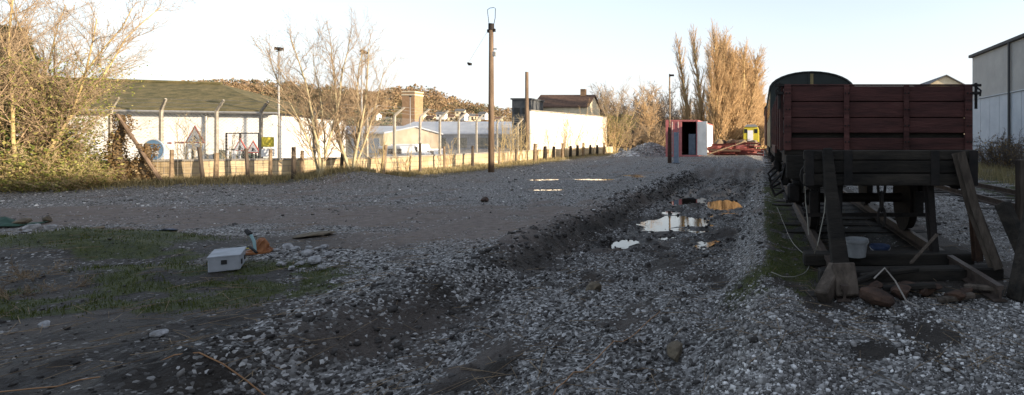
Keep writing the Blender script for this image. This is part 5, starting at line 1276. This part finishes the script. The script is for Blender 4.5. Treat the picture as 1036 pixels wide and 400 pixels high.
def bare_tree_new(name, label, base, stems, S, seed, mtr, mtw, group=None, leaves=None, cat='tree'):
    """stems: (dx, dy, direction, length, radius)"""
    q = random.Random(seed); out = [[] for _ in range(S['levels'])]; t = thing(name, label, cat, base, group)
    for dx, dy, d, L, r in stems: branch(q, (dx, dy, -.1), norm3(d), L, r, 0, S, out)
    sp = S.get('split', 2)
    low = [s for l in out[:sp] for s in l]; hi_ = [s for l in out[sp:] for s in l]
    link('trunk', seg_mesh('trunk', low, S.get('sides', 6), M[mtr]), t)
    if hi_: link('crown', twig_mesh('crown', [s for l in out[sp:-1] for s in l], out[-1] if S['levels'] > sp else [], M[mtw]), t)
    if leaves:
        n, size, mt, zlo, zhi, sd = leaves
        pick = [hi_[q.randrange(len(hi_))][1] for _ in range(n * 3)]; c = np.array([p for p in pick if zlo < p[2] < zhi][:n])
        if len(c):
            c = c + rg.normal(0, sd, c.shape); link('leaves', leaf_cloud('leaves', c, rg.uniform(.6, 1.3, len(c)) * size, rg.uniform(0, 1, len(c)), M[mt]), t)
    return t, out
MULTI = dict(levels=4, seg=(9, 6, 4, 1), wig=(.07, .13, .18, .2), trop=(.015, .05, .04, .02), start=(.22, .15, .1), kids=(1.8, 2.1, 2.0), ang=(.42, .5, .6), ratio=(.40, .46, .46), taper=(.40, .4, .3), rmin=.0028, split=1, sides=7)
def fan(q, n, spread, L, r, tilt=.25):
    o = []
    for k in range(n):
        a = 2 * math.pi * (k + q.uniform(-.3, .3)) / n; o.append((math.cos(a) * spread, math.sin(a) * spread, (math.cos(a) * tilt * q.uniform(.5, 1.3), math.sin(a) * tilt * q.uniform(.5, 1.3), 1), L * q.uniform(.75, 1.1), r * q.uniform(.7, 1.1)))
    return o
def gp(px, d):
    p = on(px, d); return Vector((p.x, p.y, h0(p.x, p.y)))
qr = random.Random(2)
# the two bare multi-stemmed trees against the fence
b = gp(323, -.9)
bare_tree('bare_tree', 'bare tree with splayed pale stems left of its twin before the low wall', b, [(0, 0, (-.15, .0, 1), 4.9, .038), (.04, 0, (-.09, .1, 1), 5.3, .05), (.06, .03, (.06, -.05, 1), 5.2, .042), (.0, .05, (-.25, .1, 1), 4.3, .03), (.05, .05, (.16, .2, 1), 4.6, .03)], MULTI, 11, 'bark_pale', 'twig_brown')
b = gp(355, -.9)
bare_tree('bare_tree', 'bare tree with spreading pale stems right of its twin, in front of the lamp post', b, [(0, 0, (-.26, .0, 1), 5.0, .05), (.05, 0, (.0, .1, 1), 4.9, .045), (.06, .02, (.10, -.05, 1), 4.6, .048), (.02, .05, (.28, .1, 1), 3.9, .036), (-.05, .05, (-.30, .2, 1), 4.2, .03)], MULTI, 12, 'bark_pale', 'twig_brown')
# the overgrown corner on the left
LEFT = dict(MULTI, ang=(.5, .55, .6), kids=(2.0, 2.9, 2.3), seg=(9, 6, 4, 1), trop=(.01, .03, .03, .02), ratio=(.36, .46, .46), rmin=.0028)
b = gp(20, -.7); bare_tree('willow_tree', 'tall twiggy willow at the left edge of the yard', b, fan(qr, 8, .07, 7.0, .045, .36), LEFT, 21, 'bark_gold', 'twig_brown', leaves=(5200, .034, 'leaf_olive', .2, 3.8, .2))
b = gp(54, -.5); bare_tree('willow_tree', 'leaning twiggy willow beside the ivy stump with stems arching right', b, [(0, 0, (-.2, 0, 1), 5.8, .045), (.03, 0, (.05, 0, 1), 5.6, .045), (.03, .03, (.02, .1, 1), 4.8, .036), (0, .03, (-.4, .1, 1), 4.2, .04), (.03, .02, (.5, .0, 1), 2.2, .03)], LEFT, 22, 'bark_gold', 'twig_brown', leaves=(3000, .032, 'leaf_olive', .2, 3.0, .2))
b = gp(-30, .3); bare_tree('willow_tree', 'twiggy willow cut by the left border of the picture', b, fan(qr, 6, .07, 6.8, .045, .36), LEFT, 23, 'bark_gold', 'twig_brown', leaves=(3000, .05, 'leaf_olive', .2, 4, .18))
# dark evergreen behind
b = on(8, .1); t = thing('evergreen_tree', 'dark ivy clad evergreen standing behind the willows', 'tree', b)
m = MB(); m.tube([(b.x, b.y, -.2), (b.x, b.y, 2), (b.x + .1, b.y, 4.4)], [.16, .12, .04], 8); m.build('trunk', M['bark_ivy'], t)
n = 5200; hz_ = rg.uniform(.3, 4.9, n); rad = (1.15 * (1 - hz_ / 5.4) + .25) * np.sqrt(rg.uniform(.1, 1, n)) * (.6 + .8 * fbm(hz_ * 1.5, rg.uniform(0, .01, n), 141, 2)); an = rg.uniform(0, 2 * np.pi, n)
link('crown', leaf_cloud('crown', np.stack([np.cos(an) * rad, np.sin(an) * rad, hz_], 1), rg.uniform(.05, .10, n), rg.uniform(0, 1, n), M['leaf_dark']), t)
# brambles and shrubs along the corner
SHR = dict(levels=3, seg=(6, 4, 1), wig=(.16, .22, .22), trop=(-.03, -.02, 0), start=(.1, .1), kids=(2.2, 2.2), ang=(.7, .7), ratio=(.5, .5), taper=(.3, .3), rmin=.0042, split=1, sides=4)
for k, (px, d, L) in enumerate(((-25, -1.0, 1.4), (2, -1.1, 1.2), (24, -1.1, 1.05), (44, -1.0, 1.2), (63, -1.1, 1.0), (82, -.9, .9), (98, -.8, .75), (10, -.3, 1.9), (48, -.2, 1.7), (80, -.1, 1.3))):
    b = gp(px, d); bare_tree('bramble_bush', 'olive bramble bush in the overgrown corner under the willows', b, fan(qr, 10, .10, L, .016, .85), SHR, 50 + k, 'bark_gold', 'twig_gold', 'bramble bushes in the overgrown corner', (1500, .034, 'leaf_olive' if k % 3 else 'leaf_brown', .02, 3, .12), 'bush', proto='bramble%d' % (k % 3), size=L)
# ivy stumps
for px, hh_, lb in ((121, 2.15, 'twisted ivy covered stump rising left of the leaning pole'), (147, 1.25, 'short ivy wrapped post in front of the blue round sign')):
    b = gp(px, -.55); t = thing('ivy_stump', lb, 'stump', b); m = MB(); w_ = [Vector((b.x + .10 * math.sin(k * 1.3), b.y, b.z - .1 + (hh_ + .1) * k / 7)) for k in range(8)]; m.tube(w_, [.15, .13, .12, .11, .10, .11, .08, .06], 8); m.build('trunk', M['bark_ivy'], t)
    n = int(900 * hh_); f_ = rg.uniform(0, 1, n); an = rg.uniform(0, 2 * np.pi, n); rr = .15 + np.abs(rg.normal(0, .06, n)); cc = np.stack([.10 * np.sin(f_ * 7 * 1.3) + np.cos(an) * rr, np.sin(an) * rr, f_ * hh_], 1)
    link('ivy', leaf_cloud('ivy', cc, rg.uniform(.02, .045, n), rg.uniform(0, .8, n), M['leaf_brown']), t)
# thin saplings against the wall and fence
SAP = dict(levels=3, seg=(6, 4, 1), wig=(.08, .14, .2), trop=(.03, .04, .02), start=(.2, .1), kids=(1.7, 2.0), ang=(.5, .55), ratio=(.42, .5), taper=(.4, .3), rmin=.005, split=1, sides=5)
SAPS = [(183, 1.4, 2.3), (205, 1.4, 2.0), (232, 1.3, 1.9), (385, -.6, 1.6), (410, -.4, 1.3), (455, -.5, 1.3), (508, -.2, 2.5), (516, -.4, 2.2), (524, -.2, 2.6), (530, -.5, 2.0), (545, -.3, 2.0), (556, -.2, 2.4), (572, -.4, 3.2), (578, .2, 3.8), (586, -.3, 2.8), (600, .0, 3.0), (614, -.2, 3.4), (622, .0, 3.6)]
for k, (px, d, L) in enumerate(SAPS):
    b = gp(px, d); zone = 0 if px < 300 else (1 if px < 470 else (2 if px < 540 else 3))
    bare_tree('sapling', ('thin bare sapling behind the security fence by the road signs', 'low bare sapling growing along the low wall by the parked vans', 'bare sapling in the thicket right of the tall utility pole', 'bare sapling standing before the tall white wall')[zone], b, fan(qr, 3 if zone != 2 else 4, .04, L, .022, .22), SAP, 80 + k, 'bark_gold', 'twig_gold' if zone != 3 else 'twig_poplar', ('saplings by the road signs', 'saplings along the low wall', 'saplings right of the utility pole', 'saplings before the white wall')[zone], proto='sapling%d%d' % (zone, k % 2), size=L)
# poplars
POP = dict(levels=4, seg=(12, 5, 3, 1), wig=(.02, .05, .09, .12), trop=(.02, .16, .10, .06), start=(.06, .1, .1), kids=(5.2, 2.6, 1.5), ang=(.42, .38, .42), ratio=(.27, .42, .42), taper=(.50, .3, .3), rmin=.011, split=1, sides=6)
def poplar(px, pyt, Y, label, seed, dens=1.0, mt='twig_poplar'):
    q = A(px, pyt, Y); zb = -.1; hh_ = q.z - zb; S = dict(POP); S['kids'] = (5.2 * dens, 2.8, 1.9)
    if dens > 1.05: S['ratio'] = (.31, .42, .42); S['ang'] = (.5, .42, .42)
    bare_tree('poplar_tree', label, (q.x, Y, zb), [(0, 0, (0, 0, 1), hh_, .26)] + ([(.2, .1, (.07, .05, 1), hh_ * .86, .15), (-.2, -.1, (-.07, 0, 1), hh_ * .84, .15)] if dens > .9 else []), S, seed, 'bark_gold', mt, proto='poplar%d' % (0 if dens < .9 else (1 if seed in (63, 65, 67) else 2)), size=hh_, wide=1.0 if seed < 63 else 1.7)
poplar(696, 46, 74, 'thin poplar standing leftmost above the red container', 61, .75)
poplar(710, 37, 72, 'second thin poplar behind the right end of the container', 62, .8)
poplar(727, 36, 66, 'tallest golden poplar with its trunk in view behind the steel heap', 63, 1.0)
poplar(739, 46, 70, 'dense golden poplar next right of the tallest one', 64, 1.2)
poplar(749, 55, 73, 'dense golden poplar in the middle of the rounded clump', 65, 1.25)
poplar(758, 64, 77, 'dense golden poplar above the left side of the yellow crane', 66, 1.2)
poplar(766, 82, 82, 'shorter golden poplar above the right side of the yellow crane', 67, 1.1)
poplar(733, 42, 69, 'golden poplar filling in behind the tallest one', 69, 1.2)
poplar(744, 50, 76, 'golden poplar deep inside the rounded clump', 70, 1.2)
poplar(754, 60, 80, 'golden poplar rising just left of the yellow crane roof', 71, 1.2)
poplar(770, 92, 85, 'small golden poplar near the low end of the clump', 72, 1.2)
poplar(773, 104, 88, 'lowest golden poplar beside the dark coach', 68, 1.0)
# far wood
WOOD = dict(levels=4, seg=(7, 4, 3, 1), wig=(.05, .12, .18, .2), trop=(.01, .06, .04, .02), start=(.2, .15, .1), kids=(2.8, 2.4, 2.2), ang=(.65, .6, .6), ratio=(.45, .5, .5), taper=(.4, .3, .3), rmin=.02, split=1, sides=5)
k = 0
for row, (Yw, step) in enumerate(((104, 8), (116, 10))):
    px = 596 + 5 * row
    while px < (704 if row == 0 else 780):
        pyt = (96 + 9 * math.sin(px * .13) + qr.uniform(-5, 5)) + (4 if px > 700 else 0); q = A(px, pyt, Yw + qr.uniform(-5, 5))
        bare_tree('wood_tree', 'bare grey brown tree in the wood beyond the white wall and container', (q.x, q.y, -.2), [(0, 0, (qr.uniform(-.05, .05), 0, 1), q.z * .85, .14), (.2, .1, (qr.uniform(-.3, .3), 0, 1), q.z * .7, .10)], WOOD, 500 + k, 'bark_grey', 'twig_grey' if k % 4 else 'twig_brown', 'bare trees of the far wood', proto='wood%d' % (k % 4), size=q.z, wide=qr.uniform(.8, 1.2)); k += 1; px += step + qr.uniform(-2, 2)
b = A(655, 92, 62); bare_tree('sunlit_tree', 'slim sunlit tree left of the thin dark yard pole', (b.x, 62, 0), [(0, 0, (0, 0, 1), b.z, .10), (.1, 0, (.1, 0, 1), b.z * .7, .07)], dict(WOOD, rmin=.014), 601, 'bark_pale', 'twig_poplar')
for k, (px, Y, hh_) in enumerate(((603, 66, 3.4), (634, 66, 3.8), (664, 60, 3.4), (643, 74, 3.0))):
    b = A(px, 140, Y); bare_tree('scrub_bush', 'bare scrub bush in front of the far wood', (b.x, Y, -.1), fan(qr, 6, .1, hh_, .04, .5), dict(WOOD, rmin=.012, split=1), 620 + k, 'bark_gold', 'twig_brown', 'scrub before the far wood', None, 'bush', proto='scrub', size=hh_)
# undergrowth mass closing the foot of the wood
n = 9000; x = rg.uniform(-48, 2, n); y = rg.uniform(96, 122, n); hz_ = rg.uniform(0, 3.4, n) ** 1.0
o = link('undergrowth', leaf_cloud('undergrowth', np.stack([x, y, hz_ * (.4 + .9 * fbm(x * .2, y * .1, 151, 2))], 1), rg.uniform(.18, .4, n), rg.uniform(0, .55, n), M['leaf_brown'])); tag(o, 'brown undergrowth at the foot of the far wood', 'undergrowth', kind='stuff')
# dark bushes by the warehouse
for k, (px, pyt, Y) in enumerate(((1004, 148, 27), (1014, 138, 26), (1026, 140, 25), (1036, 146, 24), (995, 152, 29), (1046, 140, 22))):
    q = A(px, pyt, Y); zb = h0(q.x, Y); bare_tree('warehouse_bush', 'dark twiggy bush growing at the foot of the grey warehouse', (q.x, Y, zb), fan(qr, 9, .10, (q.z - zb) * 1.1, .02, .4), dict(SHR, trop=(.03, .03, .02), rmin=.007), 700 + k, 'bark_ivy', 'twig_grey', 'bushes along the warehouse', (300, .05, 'leaf_brown', .05, 3, .1), 'bush', proto='wbush%d' % (k % 2), size=q.z - zb)
# twigs and stalks littering the ground
nl_ = 900; x, y = scatter(nl_, 3.2, 12, 1.3); k = wall_dist(x, y) > 1; x, y = x[k], y[k]; z = H(x, y); an = rg.uniform(0, 6.28, len(x)); ln_ = rg.uniform(.04, .22, len(x))
sg = [((a - math.cos(c) * l, b - math.sin(c) * l, e + .012), (a + math.cos(c) * l, b + math.sin(c) * l, e + rg.uniform(.012, .05)), .0028, .0018) for a, b, e, c, l in zip(x, y, z, an, ln_)]
tag(link('twig_litter', seg_mesh('twig_litter', sg, 3, M['timber_post'])), 'thin dry twigs littering the muddy gravel', 'twigs', kind='stuff')
# dry weeds beside the mossy hump and track
for k, (px, py, hh_) in enumerate(((33, 284, .30), (62, 294, .22), (16, 302, .22))):
    q = G(px, py); bare_tree('dry_weed', 'dry brown weed stalks on the mossy ground at the lower left', (q.x, q.y, h0(q.x, q.y)), fan(qr, 7, .015, hh_, .004, .9), dict(SHR, rmin=.0018), 800 + k, 'timber_post', 'timber_post', 'dry weeds on the moss', None, 'weed')
print('tris', sum(len(o.data.loop_triangles) if o.data.loop_triangles else sum(len(p.vertices) - 2 for p in o.data.polygons) if len(o.data.polygons) < 5000 else len(o.data.loops) - 2 * len(o.data.polygons) for o in SC.objects if o.type == 'MESH'))
